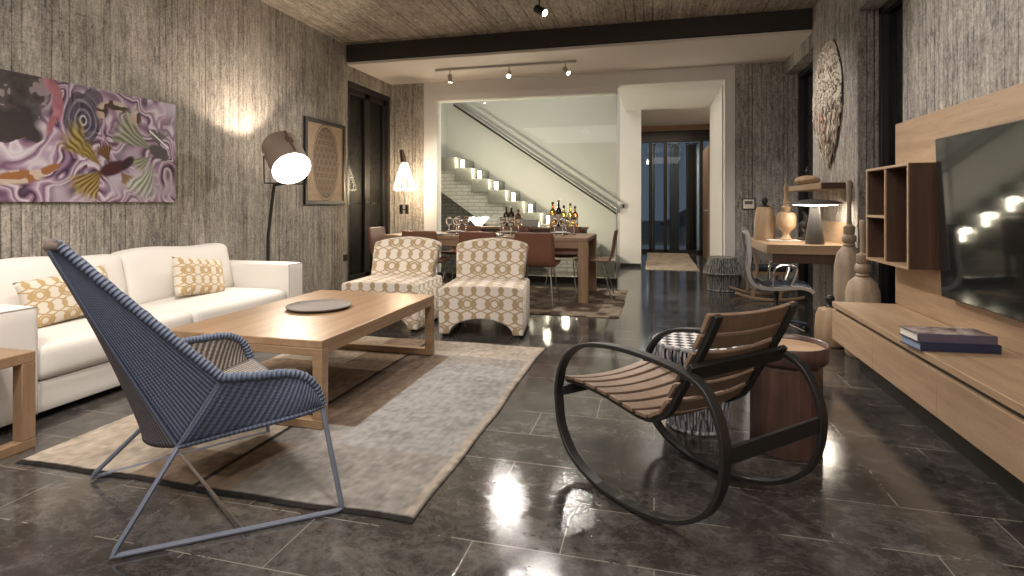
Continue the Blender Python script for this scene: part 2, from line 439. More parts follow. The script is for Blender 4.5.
# brick
def brick(name, c1, c2, mortar, sx, sz, rough=.7, bump=.6, planes='xz', msize=.012):
    m = NT(name); c = m.n('ShaderNodeTexCoord'); sp = m.n('ShaderNodeSeparateXYZ'); m.l(c.outputs['Object'], sp.inputs[0])
    cb = m.n('ShaderNodeCombineXYZ'); m.l(sp.outputs['xyz'.index(planes[0])], cb.inputs[0]); m.l(sp.outputs['xyz'.index(planes[1])], cb.inputs[1])
    b = m.n('ShaderNodeTexBrick'); m.l(cb.outputs[0], b.inputs['Vector']); b.inputs['Scale'].default_value = 1
    b.inputs['Color1'].default_value = (*c1, 1); b.inputs['Color2'].default_value = (*c2, 1); b.inputs['Mortar'].default_value = (*mortar, 1)
    b.inputs['Brick Width'].default_value = sx; b.inputs['Row Height'].default_value = sz; b.inputs['Mortar Size'].default_value = msize
    b.inputs['Mortar Smooth'].default_value = .2; b.inputs['Bias'].default_value = 0
    nz = m.noise(m.coord(), 40, 4)
    m.set(m.mix(m.math('MULTIPLY', nz, .4), b.outputs['Color'], tuple(v * .5 for v in c1), 'MULTIPLY'), rough)
    m.bump(m.math('ADD', m.math('MULTIPLY', b.outputs['Fac'], -1), m.math('MULTIPLY', nz, .6)), bump, .01); return m, b
M['brick_w'] = brick('white_painted_brick', (.74, .72, .67), (.68, .66, .61), (.5, .49, .46), .22, .065)[0].m
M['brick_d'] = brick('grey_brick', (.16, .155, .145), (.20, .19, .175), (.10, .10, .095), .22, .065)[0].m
# polished dark stone floor in running bond
def floor_mat():
    m = NT('polished_dark_stone'); c = m.n('ShaderNodeTexCoord')
    b = m.n('ShaderNodeTexBrick'); m.l(c.outputs['Object'], b.inputs['Vector']); b.inputs['Scale'].default_value = 1
    b.inputs['Color1'].default_value = (.2, .2, .2, 1); b.inputs['Color2'].default_value = (.8, .8, .8, 1); b.inputs['Mortar'].default_value = (.5, .5, .5, 1)
    b.inputs['Brick Width'].default_value = .6; b.inputs['Row Height'].default_value = .3; b.inputs['Mortar Size'].default_value = .0025; b.inputs['Mortar Smooth'].default_value = .1
    b.offset = .5
    v = m.coord('Object', (.7, 1, 1))
    n1 = m.noise(v, 2.2, 8, .68, .3); n2 = m.noise(m.coord(), 15, 8, .78, .2); n3 = m.noise(v, 5, 9, .72, .5)
    vein = m.math('SUBTRACT', 1, m.math('MINIMUM', m.math('MULTIPLY', m.math('ABSOLUTE', m.math('SUBTRACT', n3, .5)), 34), 1))
    speck = m.math('GREATER_THAN', m.noise(m.coord(), 75, 3, .7), .66)
    tone = m.math('ADD', m.math('MULTIPLY', n1, .55), m.math('ADD', m.math('MULTIPLY', n2, .45), m.math('MULTIPLY', b.outputs['Color'], .14)))
    col = m.ramp(tone, [(.40, (.013, .012, .0115)), (.56, (.042, .0375, .034)), (.72, (.12, .109, .099))])
    col = m.mix(m.math('MULTIPLY', vein, .16), col, (.24, .22, .20))
    col = m.mix(m.math('MULTIPLY', speck, .10), col, (.35, .33, .30))
    fm = m.math('MULTIPLY', b.outputs['Fac'], m.math('GREATER_THAN', n1, .48))
    col = m.mix(m.math('MULTIPLY', fm, .75), col, (.25, .23, .20))
    r = m.math('ADD', .02, m.math('MULTIPLY', m.math('ADD', n2, n1), .065))
    m.set(col, r); m.p.inputs['Specular IOR Level'].default_value = .8
    hb = m.math('ADD', m.math('ADD', m.math('MULTIPLY', n2, .6), m.math('MULTIPLY', n1, .5)), m.math('MULTIPLY', b.outputs['Fac'], -.35))
    hb = m.math('ADD', hb, m.math('MULTIPLY', speck, -.12))
    m.bump(hb, .15, .006); return m.m
M['floor'] = floor_mat()

# ------------------------------------------------------------------ the setting
def quick(name, boxes, m, bevel=0):
    b = MB()
    for q in boxes: b.box(*q)
    return struct(b.build(name, m, bevel=bevel, smooth=False))
quick('floor', [(-5, 3, -3.2, 16, -.1, 0)], M['floor'])
quick('ceiling', [(-4.4, 2.4, -3.2, 6.9, 3.32, 3.5)], M['concrete_c'])
quick('ceiling_dining', [(-4.4, 2.4, 6.79, 8.12, 3.055, 3.09)], M['ceilw'])
quick('trim_1', [(-4.07, 1.70, 6.765, 6.95, 3.10, 3.32)], M['beam'], .004)
quick('wall_left', [(-4.4, -4.07, -3.2, 6.8, 0, 3.32), (-4.4, -4.07, 6.8, 8.1, 2.86, 3.055), (-4.4, -3.506, 8.1, 8.3, 0, 3.06), (-4.6, -4.4, 6.7, 8.3, 0, 3.3)], M['concrete'])
quick('wall_right', [(1.70, 2.1, -3.2, 4.467, 0, 3.32), (1.70, 2.1, 5.37, 6.75, 0, 3.32), (1.70, 2.1, 4.467, 5.37, 2.82, 3.32),
                     (1.70, 2.1, 6.75, 8.1, 2.88, 3.32), (1.074, 2.1, 8.1, 8.3, 0, 3.06)], M['concrete_r'])
quick('wall_front', [(-4.4, 2.1, -3.4, -3.2, 0, 3.5)], M['concrete'])
# white portal wall with the glazed opening and the passage
quick('wall_back', [(-3.506, -3.29, 8.1, 8.28, 0, 3.06), (-3.29, -.516, 8.1, 8.28, 2.755, 3.06), (-.516, 1.074, 8.1, 8.28, 2.86, 3.06),
                    (.945, 1.074, 8.1, 8.28, 0, 2.86)], M['white'])
quick('trim_2', [(-3.40, -3.285, 8.08, 8.1, 0, 2.76), (-3.40, -.516, 8.08, 8.1, 2.76, 2.86)], M['white'])
quick('wall_hall', [(-.61, -.23, 10.4, 10.6, 0, 4.2), (-.23, 1.0, 10.4, 10.6, 2.93, 4.2), (.96, 1.1, 8.28, 8.42, 0, 2.9), (.96, 1.1, 8.56, 10.4, 0, 2.9),
                    (1.0, 1.2, 10.4, 10.6, 0, 4.2)], M['white'])
quick('trim_3', [(1.0, 1.1, 8.42, 8.56, 0, 2.9)], M['black'])
quick('ceiling_hall', [(-.516, 1.1, 8.28, 10.4, 2.87, 2.97)], M['white'])
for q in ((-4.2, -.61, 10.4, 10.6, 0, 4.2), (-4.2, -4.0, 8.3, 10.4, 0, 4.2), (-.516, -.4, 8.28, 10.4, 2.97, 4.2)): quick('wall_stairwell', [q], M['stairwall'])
quick('ceiling_stairwell', [(-4.2, -.4, 8.2, 10.6, 4.2, 4.3)], M['white'])
quick('baseboard_back', [(-3.29, -.516, 8.10, 8.24, 0, .075), (-.605, -.235, 10.385, 10.4, 0, .06)], M['dark'])
# far entrance room
quick('wall_entrance', [(-1.6, -1.4, 10.6, 13.8, 0, 3.0), (1.32, 1.5, 10.6, 13.8, 0, 3.0)], M['white'])
quick('ceiling_entrance', [(-1.6, 1.5, 10.6, 13.8, 2.98, 3.1)], M['ceilw'])
quick('trim_4', [(-1.4, 1.32, 13.42, 13.5, 2.86, 2.98)], M['tea_x'])

# left glazed double door
d = bpy.data.objects.new('door_1', None); C.objects.link(d); struct(d)
b = MB(); b.box(-4.20, -4.09, 6.8, 6.87, 0, 2.78); b.box(-4.20, -4.09, 8.03, 8.1, 0, 2.78); b.box(-4.20, -4.09, 6.8, 8.1, 2.78, 2.86)
b.build('door_frame', M['dark'], d, .004)
for y0, y1 in ((6.87, 7.45), (7.45, 8.03)):
    b = MB(); st = .075
    b.box(-4.19, -4.13, y0, y0 + st, .01, 2.78); b.box(-4.19, -4.13, y1 - st, y1, .01, 2.78)
    b.box(-4.19, -4.13, y0, y1, 2.70, 2.78); b.box(-4.19, -4.13, y0, y1, .01, .14)
    lf = b.build('door_leaf', M['dark'], d, .003)
    b = MB(); b.box(-4.165, -4.155, y0 + st, y1 - st, .14, 2.70); b.build('pane', M['winpane'], lf, smooth=False)
    b = MB(); ys = y1 - .04 if y0 < 7 else y0 + .04; sg = -1 if y0 < 7 else 1
    b.tube([(-4.13, ys, 1.16), (-4.08, ys, 1.16), (-4.075, ys + sg * .13, 1.165)], .010); b.box(-4.135, -4.125, ys - .02, ys + .02, 1.03, 1.25)
    b.build('door_handle', M['black'], lf)

def window(name, y0, y1, zt):
    w = bpy.data.objects.new(name, None); C.objects.link(w); struct(w)
    b = MB(); f = .06
    b.box(1.86, 1.98, y0, y0 + f, 0, zt); b.box(1.86, 1.98, y1 - f, y1, 0, zt); b.box(1.86, 1.98, y0, y1, zt - f, zt); b.box(1.86, 1.98, y0, y1, 0, .06)
    b.box(1.88, 1.96, (y0 + y1) / 2 - .04, (y0 + y1) / 2 + .04, .06, zt - f)
    b.build('window_frame', M['dark'], w, .004)
    b = MB(); b.box(1.915, 1.925, y0 + f, (y0 + y1) / 2 - .04, .06, zt - f); b.box(1.915, 1.925, (y0 + y1) / 2 + .04, y1 - f, .06, zt - f)
    b.build('pane', M['winpane'], w, smooth=False)
window('window_2', 4.467, 5.37, 2.82); window('window_3', 6.75, 8.1, 2.88)

# frameless glass partition before the stairs
g = bpy.data.objects.new('window_1', None); C.objects.link(g); struct(g)
for x0, x1 in ((-3.285, -2.002), (-1.996, -.525)):
    b = MB(); b.box(x0, x1, 8.165, 8.177, .075, 2.755); b.build('pane', M['pane'], g, smooth=False)
b = MB(); b.box(-.530, -.516, 8.155, 8.187, 0, 2.755); b.build('edge_profile', M['steel'], g)

# entrance glazing
d = bpy.data.objects.new('door_2', None); C.objects.link(d); struct(d)
b = MB()
for x in (-1.38, -.12, .22, 1.03, 1.24): b.box(x, x + .085, 13.6, 13.7, 0, 2.70)
b.box(-1.4, 1.32, 13.58, 13.72, 2.62, 2.92); b.box(-1.4, 1.32, 13.6, 13.7, 0, .07); b.build('door_frame', M['dark'], d, .004)
for x0, x1 in ((-1.29, -.12), (-.03, .22), (.31, 1.03), (1.12, 1.24)):
    b = MB(); b.box(x0, x1, 13.645, 13.655, .07, 2.62); b.build('pane', M['winpane'], d, smooth=False)
quick('wall_terrace', [(.42, .60, 15.2, 15.4, 0, 3), (.95, 1.25, 15.5, 15.7, 0, 3)], M['white'])
b = MB(); b.box(-9, 9, 13.9, 40, -.12, -.02); struct(b.build('ground', plain('terrace_stone', (.10, .095, .09), .6), smooth=False))
b = MB(); b.grid(lambda u, v: (-14 + 28 * u, 30 + 6 * v, (1.0 + .9 * math.sin(u * 9 + 1) + .5 * math.sin(u * 23)) * (1 - (2 * v - 1) ** 2) - .1), 60, 8); struct(b.build('hills', plain('dusk_hill', (.05, .06, .06), .9)))
for nm, lb, x0, x1 in (('curtain', 'pale curtain behind the middle panes of the far glazed doors', .36, .58), ('curtain', 'narrow pale curtain at the left edge of the far glazed doors', -.10, .02), ('curtain', 'taupe curtain at the right of the far glazed doors', .74, .98)):
    t = thing(nm, lb, 'curtain', ((x0 + x1) / 2, 13.80, 0), 0, 'curtains at the far doors'); hw = (x1 - x0) / 2
    b = MB(); b.grid(lambda u, v: (-hw + 2 * hw * u, .03 * math.sin(u * 2 * PI * hw * 26) , .02 + 2.55 * v), 40, 6); b.build('curtain_cloth', M['linen'] if x0 < .7 else M['lampshade'], t, solid=.004)
    b = MB(); b.tube([(-hw - .02, 0, 2.585), (hw + .02, 0, 2.585)], .012, 8); b.build('curtain_rod', M['dark'], t)
lamp('AREA', (.3, 14.6, 2.9), 70, SOFT, (.3, 14.0, 0), 1.6, sy=.4)  # unseen light added to brighten the curtains and terrace walls
d = bpy.data.objects.new('door_3', None); C.objects.link(d); struct(d)
b = MB(); b.box(1.02, 1.065, 11.35, 12.6, .01, 2.30); b.build('door_leaf', M['tea_z'], d, .004)
b = MB(); b.tube([(1.02, 11.47, 1.02), (.97, 11.47, 1.02), (.965, 11.62, 1.02)], .012); b.box(1.012, 1.02, 11.44, 11.5, .9, 1.1); b.build('door_handle', M['steel'], d)

# ------------------------------------------------------------------ rugs
def rug(name, label, x0, x1, y0, y1, paint, nx, ny, wob=.006):
    b = MB(); X = x1 - x0; Y = y1 - y0
    rs = np.random.RandomState(3)
    wx = rs.randn(ny + 1) * .0; wy = rs.randn(nx + 1) * .0
    ph = rs.rand(8) * 6
    def edge(t, k): return wob * (math.sin(t * 9 + ph[k]) + .6 * math.sin(t * 23 + ph[k + 1]))
    def fn(u, v):
        x = x0 + X * u + (edge(v, 0) * (1 - u) + edge(v, 2) * u); y = y0 + Y * v + edge(u, 4) * (1 - v) + edge(u, 6) * v
        ed = min(u * X, (1 - u) * X, v * Y, (1 - v) * Y)
        return (x, y, .002 + .012 * min(1, (ed + .002) / .014) + random.uniform(-.0012, .0012))
    b.grid(fn, nx, ny, X, Y)
    col = []
    for j in range(ny + 1):
        for i in range(nx + 1): col.append((*paint(X * i / nx, Y * j / ny, X, Y), 1))
    o = b.build(name, M['rug'], col=col, recalc=False, angle=80)
    return tag(o, label, 'rug')
M['rug'] = attr('woven_rug', .95, .1, 0, .9)
_rs = np.random.RandomState(5)
_nz = _rs.rand(64, 64)
def vn(x, y):
    x %= 63; y %= 63; i, j = int(x), int(y); fx, fy = x - i, y - j
    fx = fx * fx * (3 - 2 * fx); fy = fy * fy * (3 - 2 * fy)
    a = _nz[i, j] * (1 - fx) + _nz[(i + 1) % 64, j] * fx; c = _nz[i, (j + 1) % 64] * (1 - fx) + _nz[(i + 1) % 64, (j + 1) % 64] * fx
    return a * (1 - fy) + c * fy
def paint_main(x, y, X, Y):
    g = (.265, .242, .22); beige = (.46, .39, .31); br = (.16, .115, .085); tanb = (.27, .20, .145)
    n = vn(x * 4, y * 9); n2 = vn(x * 40 + 7, y * 40)
    if x > .95:
        c = g
        if x > 1.25 and .5 < y < 1.9: c = (.29, .275, .262)
        if y > Y - .42 or x > X - .05: c = (.36, .31, .255)
        if .95 < x < 1.27 and .70 < y < 2.05: c = br
        if x < 1.12 and y < .45: c = tanb
    elif x > .60: c = tanb if not (.30 < y < .85) else beige
    else: c = beige if (y < .62 or y > 1.7) else tanb
    if abs(x - .95) < .016: c = (.03, .026, .024)
    if min(x, X - x) < .010 or min(y, Y - y) < .014: c = (.03, .026, .025)
    k = .80 + .22 * n + .40 * (n2 - .5) + .3 * (vn(x * 90, y * 25) - .5)
    return tuple(v * k for v in c)
rug('area_rug', 'large grey and beige patchwork rug under the coffee table', -2.745, -.835, 1.835, 4.33, paint_main, 150, 190)
def paint_d(x, y, X, Y):
    c = (.33, .27, .20) if min(X - x, y, Y - y) < .22 else (.20, .15, .11)
    n = vn(x * 8, y * 8); n2 = vn(x * 40, y * 40)
    if n > .62: c = (.12, .085, .065)
    elif n < .3: c = (.36, .30, .23)
    return tuple(v * (.7 + .6 * n2) for v in c)
rug('dining_rug', 'brown and beige patterned rug under the dining table', -3.75, -.335, 5.66, 7.50, paint_d, 140, 80)
def paint_h(x, y, X, Y):
    k = .75 + .5 * vn(x * 14, y * 10); return (.47 * k, .40 * k, .31 * k)
rug('hall_rug', 'small pale beige rug beyond the white doorway', -.15, .76, 9.98, 13.4, paint_h, 30, 90)

# ------------------------------------------------------------------ sofa and its pillows
t = thing('sofa', 'long off white linen sofa with wide box arms against the left wall', 'sofa', (-3.6, 3.25, 0))
# local: x -0.47 (wall) .. 0.48 (front), y -1.21 .. 1.20
b = MB(); b.rbox((-.02, -.025, .125), (.47, 1.225, .085), .015, 6); b.build('base', M['sofa'], t, weld=True)
for x in (-.40, .38):
    for y in (-1.1, 0, 1.1): b = MB(); b.box(x - .035, x + .035, y - .05, y + .05, 0, .045); b.build('foot_block', M['black'], t)
for y in (-1.155, 1.10):
    b = MB(); b.rbox((0, y, .33), (.48, .10, .288), .018, 10, (0, .004, .004)); a = b.build('arm', M['sofa'], t, weld=True)
    b = MB(); q = .475; zz = .612
    for s in (-1, 1):
        b.tube([(q, y + s * .094, .05), (q, y + s * .094, zz - .012), (q - .01, y + s * .094, zz)], .0035, 6)
    b.tube([(q, y - .094, zz), (q, y + .094, zz)], .0035, 6); b.build('piping', M['piping'], a)
b = MB(); b.rbox((-.40, -.025, .34), (.075, 1.035, .27), .02, 8); b.build('back_frame', M['sofa'], t, weld=True)
for y in (-.515, .515):
    b = MB(); b.rbox((.085, y - .025, .305), (.385, .515, .095), .045, 12, (.012, 0, .028)); b.build('seat_cushion', M['sofa'], t, weld=True)
    def lean(p, y=y): 
        return Vector((p.x - (p.z - .4) * .22, p.y, p.z + .012 * math.sin(p.y * 7)))
    b = MB(); b.rbox((-.17, y - .025, .585), (.095, .515, .205), .055, 12, (.05, 0, .014), lean); b.build('back_cushion', M['sofa'], t, weld=True)
def pillow(label, loc, rot, w, h):
    b = MB(); n = 18
    for sg in (-1, 1):
        def fn(u, v, sg=sg):
            x = 2 * u - 1; y = 2 * v - 1
            th = .075 * (max(0, (1 - x ** 4) * (1 - y ** 4))) ** .55
            k = 1 - .05 * (1 - x * x) * abs(y) ** 3; l = 1 - .05 * (1 - y * y) * abs(x) ** 3
            return (x * w / 2 * l, sg * th, y * h / 2 * k)
        b.grid(fn, n, n, w, h)
    o = b.build('throw_pillow', M['lattice_pillow'], weld=True, angle=80)
    o.location = loc; o.rotation_euler = rot
    return tag(o, label, 'pillow')
pillow('gold trellis print pillow on the sofa behind the blue wicker chair', (-3.54, 2.665, .575), (math.radians(-14), math.radians(-5), math.radians(90)), .56, .30)
pillow('gold trellis print pillow at the far end of the sofa beside its arm', (-3.54, 3.69, .565), (math.radians(-16), math.radians(8), math.radians(86)), .47, .31)

# ------------------------------------------------------------------ coffee table and tray
t = thing('coffee_table', 'low rectangular oak coffee table with sled legs on the rug', 'table', (-2.10, 3.19, .0165))
hx, hy, ht = .487, .735, .446
b = MB(); b.box(-hx, hx, -hy, hy, ht - .04, ht); b.build('tabletop', M['tea_y'], t, .004)
for s in (-1, 1):
    b = MB(); b.box(s * (hx - .025) - .025, s * (hx - .025) + .025, -hy + .057, hy - .057, ht - .075, ht - .04); b.build('side_rail', M['tea_y'], t, .003)
for s in (-1, 1):
    y = s * (hy - .028)
    b = MB(); b.box(-hx, hx, y - .028, y + .028, 0, .045); b.box(-hx, -hx + .055, y - .028, y + .028, .045, ht - .04)
    b.box(hx - .055, hx, y - .028, y + .028, .045, ht - .04); b.box(-hx + .055, hx - .055, y - .028, y + .028, ht - .08, ht - .04)
    b.build('sled_leg', M['tea_x'], t, .003)
b = MB(); b.lathe([(0, .004), (.17, .004), (.195, .010), (.207, .020), (.203, .024), (.188, .014), (.16, .010), (0, .010)], 48, (0, 0, 0))
o = b.build('serving_tray', M['tray'], angle=60); o.location = (-2.14, 3.22, .4635); tag(o, 'round grey brown wooden tray on the coffee table', 'tray')

# end table by the near sofa arm
t = thing('end_table', 'small oak end table beside the near arm of the sofa', 'table', (-3.15, 1.685, 0))
hx, hy, ht = .31, .30, .455
b = MB(); b.box(-hx, hx, -hy, hy, ht - .05, ht); b.build('tabletop', M['tea_x'], t, .004)
for s in (-1, 1):
    x = s * (hx - .03)
    b = MB(); b.box(x - .03, x + .03, -hy, hy, 0, .045)
    for q in (-1, 1): b.box(x - .03, x + .03, q * (hy - .03) - .03, q * (hy - .03) + .03, .045, ht - .05)
    b.build('sled_leg', M['tea_z'], t, .003)

# ------------------------------------------------------------------ blue wicker lounge chair
t = thing('wicker_lounge_chair', 'high backed blue woven wicker lounge chair on sled legs, with its back turned', 'chair', (-1.735, 1.86, 0), math.radians(57))
def L3(a, c, u): return tuple(a[k] + (c[k] - a[k]) * u for k in range(3))
Tt = (-.500, -.11, .998); Cc = (-.151, -.20, .282); Bb = (-.045, -.34, .537)
Ee = (.288, -.41, .378); rimA = smooth_path([Bb, (.06, -.375, .53), (.17, -.40, .522), (.232, -.41, .492), (.268, -.41, .442), Ee], 5)
def curve(P, u):
    q = u * (len(P) - 1); i = min(int(q), len(P) - 2); return P[i].lerp(P[i + 1], q - i)
TC = smooth_path([Tt, (-.386, -.13, .757), (-.270, -.155, .52), Cc], 8)
TB = smooth_path([(-.474, -.13, 1.010), (-.331, -.195, .848), (-.187, -.270, .690), Bb], 8)
def mir(p, s): return (p[0], p[1] * s, p[2])
b = MB()
def backf(u, v):
    a = curve(TC, 1 - v); y = (2 * u - 1) * abs(a.y); k = 1 - (2 * u - 1) ** 2
    bow = .004 + .066 * max(0, 1 - v * 1.25) ** 2
    return (a.x - bow * k, y, a.z - .02 * k * (1 - v))
b.grid(backf, 18, 26, .5, .8); b.build('back_panel', M['cane_back'], t, solid=.012, angle=80)
for s in (1, -1):
    b = MB(); b.grid(lambda u, v: mir(curve(TC, v).lerp(curve(TB, v), u), s), 10, 26, .3, .85)
    b.build('back_wing', M['cane'], t, solid=.012, angle=80)
    b = MB(); CE = smooth_path([Cc, (-.0, -.285, .316), (.15, -.375, .35), (.25, -.405, .367), Ee], 6)
    BC = [Vector(Bb), Vector(Cc)]
    def armf(u, v):
        top = curve(rimA, u); bot = curve(CE, u); p = top.lerp(bot, v)
        return mir((p.x, p.y - .012 * math.sin(PI * v), p.z), s)
    b.grid(armf, 24, 8, .42, .2); b.build('arm_panel', M['cane'] if s > 0 else M['cane_in'], t, solid=.012, angle=80)
    b = MB(); b.tube([mir(p, s) for p in (TB + rimA[1:])], [.0165 + .0015 * math.sin(i * 2.2) for i in range(len(TB) + len(rimA) - 1)], 10)
    b.build('woven_rim', M['cane_rim'], t)
    b = MB(); b.tube([mir(p, s) for p in CE], .012, 8); b.build('edge_binding', M['cane_rim'], t)
    b = MB(); b.tube([mir(p, s) for p in TC], .0075, 8); b.build('back_seam', M['cane_seam'], t)
CEs = smooth_path([Cc, (-.0, -.285, .316), (.15, -.375, .35), (.25, -.405, .367), Ee], 6)
b = MB()
def seatf(u, v):
    a = curve(CEs, v); k = 1 - (2 * u - 1) ** 2
    return (a.x - .06 * k * (1 - v) ** 2, (2 * u - 1) * abs(a.y), a.z - .02 * k + .012)
b.grid(seatf, 20, 20, .75, .5); b.build('seat', M['cane_in'], t, solid=.014, angle=80)
b = MB()
tp = smooth_path([(-.474, -.13, 1.010), (-.488, -.11, 1.006), (-.497, 0, 1.001), (-.488, .11, 1.006), (-.474, .13, 1.010)], 6)
b.tube(tp, .016, 10); b.build('top_rim', plain('brown_cane_rim', (.10, .075, .06), .7, bump=.5, scale=200), t)
b = MB(); b.tube([mir(Ee, 1), (.30, -.2, .357), (.303, 0, .35), (.30, .2, .357), mir(Ee, -1)], .014, 8); b.build('front_rim', M['cane_rim'], t)
for s in (1, -1):
    P1 = (-.35, -.345, .010); P2 = (.375, -.455, .010)
    (rx, ry, qx, qy) = (-.354, -.28, .318, -.515) if s > 0 else (-.339, -.41, .362, -.395)
    path = [Bb, Cc, (rx + .010, ry + .002, .030), (rx, ry, .012), (rx + .02, ry - .003, .010), (qx - .02, qy + .003, .010), (qx, qy, .014), (qx - .001, qy + .001, .035), Ee]
    b = MB(); b.tube([mir(p, s) for p in path], .0095, 8); b.build('sled_leg', M['frame_blue'], t)
b = MB(); b.tube([(.0, -.402, .011), (-.02, .402, .011)], .009, 8); b.build('crossbar', M['steel'], t)

# ------------------------------------------------------------------ rocking chair
th = math.radians(45)
Nn = Vector((math.cos(th), math.sin(th), 0)); Dd = Vector((-math.sin(th), math.cos(th), 0))
ctr = Nn * 1.7075 + Dd * 1.58
t = thing('rocking_chair', 'black steel rocking chair with brown slats and two looped side frames', 'chair', (ctr.x, ctr.y, 0), math.radians(135))
# local x = forward, local y: +y is the side towards the camera
prof = [(2.025, .264), (2.028, .334), (2.003, .425), (1.948, .498), (1.875, .546), (1.788, .573), (1.671, .591), (1.574, .597), (1.473, .597), (1.399, .594), (1.310, .584), (1.230, .560),
        (1.180, .503), (1.148, .421), (1.142, .344), (1.158, .253), (1.212, .155), (1.320, .078), (1.455, .034), (1.628, .013), (1.778, .021), (1.921, .071), (2.003, .165)]
prof = smooth_path([(s - 1.58, 0, z) for s, z in prof], 4, True)
for y in (.2625, -.2625):
    b = MB(); b.bar([(p.x, y, p.z) for p in prof], (0, 1, 0), .042, .017, True); lp = b.build('side_loop', M['black'], t, .003, angle=30)
    for x, z in ((.02, .009), (-.09, .018)): b = MB(); b.lathe([(.009, z - .008), (.009, z + .008)], 10, (x, y, 0)); b.build('rubber_stop', M['black'], lp)
srail = [(2.037, .355), (1.92, .366), (1.857, .366), (1.776, .364), (1.699, .357), (1.635, .350), (1.563, .344), (1.50, .352), (1.441, .388), (1.407, .428), (1.379, .480), (1.327, .567), (1.287, .637), (1.246, .716), (1.214, .785)]
sr = smooth_path([(s - 1.58, 0, z) for s, z in srail], 5)
for y in (.205, -.205):
    b = MB(); b.bar([(p.x, y, p.z) for p in sr], (0, 1, 0), .034, .020); b.build('seat_rail', M['black'], t, .003, angle=30)
acc = [0]
for i in range(1, len(sr)): acc.append(acc[-1] + (sr[i] - sr[i - 1]).length)
def at_len(d):
    for i in range(1, len(sr)):
        if acc[i] >= d:
            f = (d - acc[i - 1]) / (acc[i] - acc[i - 1]); p = sr[i - 1].lerp(sr[i], f); return p, (sr[i] - sr[i - 1]).normalized()
    return sr[-1], (sr[-1] - sr[-2]).normalized()
tot = acc[-1]; NS = 14; pitch = tot / NS
for k in range(NS):
    p, tg = at_len(min(tot - .001, pitch * (k + .5)))
    nrm = Vector((0, 1, 0)).cross(tg); 
    if nrm.z < 0 and abs(nrm.z) > .5: nrm = -nrm
    if k >= 8 and nrm.x < 0: nrm = -nrm
    w = pitch * (.745 if k < NS - 1 else .95); b = MB(); V = []; n = 12
    for i in range(n + 1):
        y = -.235 + .47 * i / n; sag = -.022 * (1 - (y / .235) ** 2)
        c0 = p + nrm * (.017 + sag) 
        for (a, c) in ((-1, -1), (1, -1), (1, 1), (-1, 1)): V.append((c0 + tg * a * w / 2 + nrm * c * .007) + Vector((0, y, 0)))
    F_ = [(3, 2, 1, 0), tuple(n * 4 + q for q in range(4))]
    for i in range(n):
        for q in range(4): r_ = (q + 1) % 4; F_.append((i * 4 + q, i * 4 + r_, i * 4 + 4 + r_, i * 4 + 4 + q))
    b.add(V, F_); b.build('seat_slat' if k < 7 else 'back_slat', M['slat'], t, .002, angle=30)
b = MB(); b.box(-.031, .031, -.26, .26, -.010, .010); o = b.build('upper_crossbar', M['black'], t, .002, loc=(-.285, 0, .583)); o.rotation_euler = (0, math.radians(62), 0)
b = MB(); b.box(-.007, .007, -.26, .26, -.027, .027); b.build('rear_crossbar', M['black'], t, .002, loc=(-.432, 0, .36))
b = MB(); b.box(-.007, .007, -.26, .26, -.02, .02); b.build('front_crossbar', M['black'], t, .002, loc=(.425, 0, .322))

# ------------------------------------------------------------------ rope stools and drum table
def rope_stool(label, loc, prof, rope, top, strands=64, ring=None):
    t = thing('rope_stool', label, 'stool', loc)
    b = MB(); b.lathe([(max(.01, r - .022), z) for r, z in prof], 40); b.build('inner_drum', M['navy'], t)
    b = MB()
    for k in range(strands):
        a = 2 * PI * k / strands
        b.tube([((r + .004 * math.sin(k * 2.4)) * math.cos(a + .02 * math.sin(k)), (r + .004 * math.sin(k * 2.4)) * math.sin(a + .02 * math.sin(k)), z) for r, z in prof], .0068, 5)
    b.build('rope_wall', rope, t)
    b = MB(); r0, z0 = prof[-1]
    b.lathe([(0, z0 + .002), (r0 - .02, z0 + .004), (r0 - .004, z0 - .002)], 40, caps=False); b.build('woven_top', top, t)
    for (r, z) in ([prof[0], prof[-1]] + (ring or [])):
        b = MB(); b.tube([(r * math.cos(2 * PI * k / 40), r * math.sin(2 * PI * k / 40), max(.011, z)) for k in range(40)], .011, 8, True); b.build('rope_ring', rope, t)
    return t
def diamonds():
    m = NT('diamond_weave'); ck = m.n('ShaderNodeTexChecker'); ck.inputs['Scale'].default_value = 24
    v = m.coord(); mp = m.n('ShaderNodeMapping'); mp.inputs['Rotation'].default_value = (0, 0, .785); m.l(v, mp.inputs[0]); m.l(mp.outputs[0], ck.inputs[0])
    ck.inputs[1].default_value = (.62, .60, .57, 1); ck.inputs[2].default_value = (.03, .032, .045, 1); m.set(ck.outputs[0], .8); m.bump(m.noise(m.coord(), 80), .3, .004); return m.m
M['diamond'] = diamonds()
def streaky(name, a, c):
    m = NT(name); v = m.coord('Object', (1, 1, .25)); f = m.noise(v, 46, 3, .7)
    m.set(m.ramp(f, [(.40, a), (.56, c)]), .85); return m.m
M['navyrope'] = streaky('navy_and_white_rope', (.035, .038, .055), (.40, .39, .40))
M['greyrope'] = streaky('grey_rope', (.09, .088, .085), (.36, .345, .325))
rope_stool('navy and white rope stool with a diamond woven top behind the rocking chair', (.215, 3.03, 0), [(.145, .012), (.158, .12), (.178, .22), (.208, .33), (.222, .40), (.215, .435)], M['navyrope'], M['diamond'], 70)
rope_stool('grey rope stool flared at the middle beside the white doorway', (.885, 7.85, 0), [(.185, .012), (.19, .10), (.20, .20), (.24, .235), (.225, .30), (.185, .40), (.172, .435)], M['greyrope'], M['greyrope'], 60, [(.237, .237)])
t = thing('drum_side_table', 'round reddish wooden drum side table with a tray top beside the rocking chair', 'table', (.600, 2.85, 0))
b = MB(); b.lathe([(.152, 0), (.156, .01), (.156, .40), (.15, .42)], 18); b.build('drum_base', M['redwood'], t, .003, angle=15)
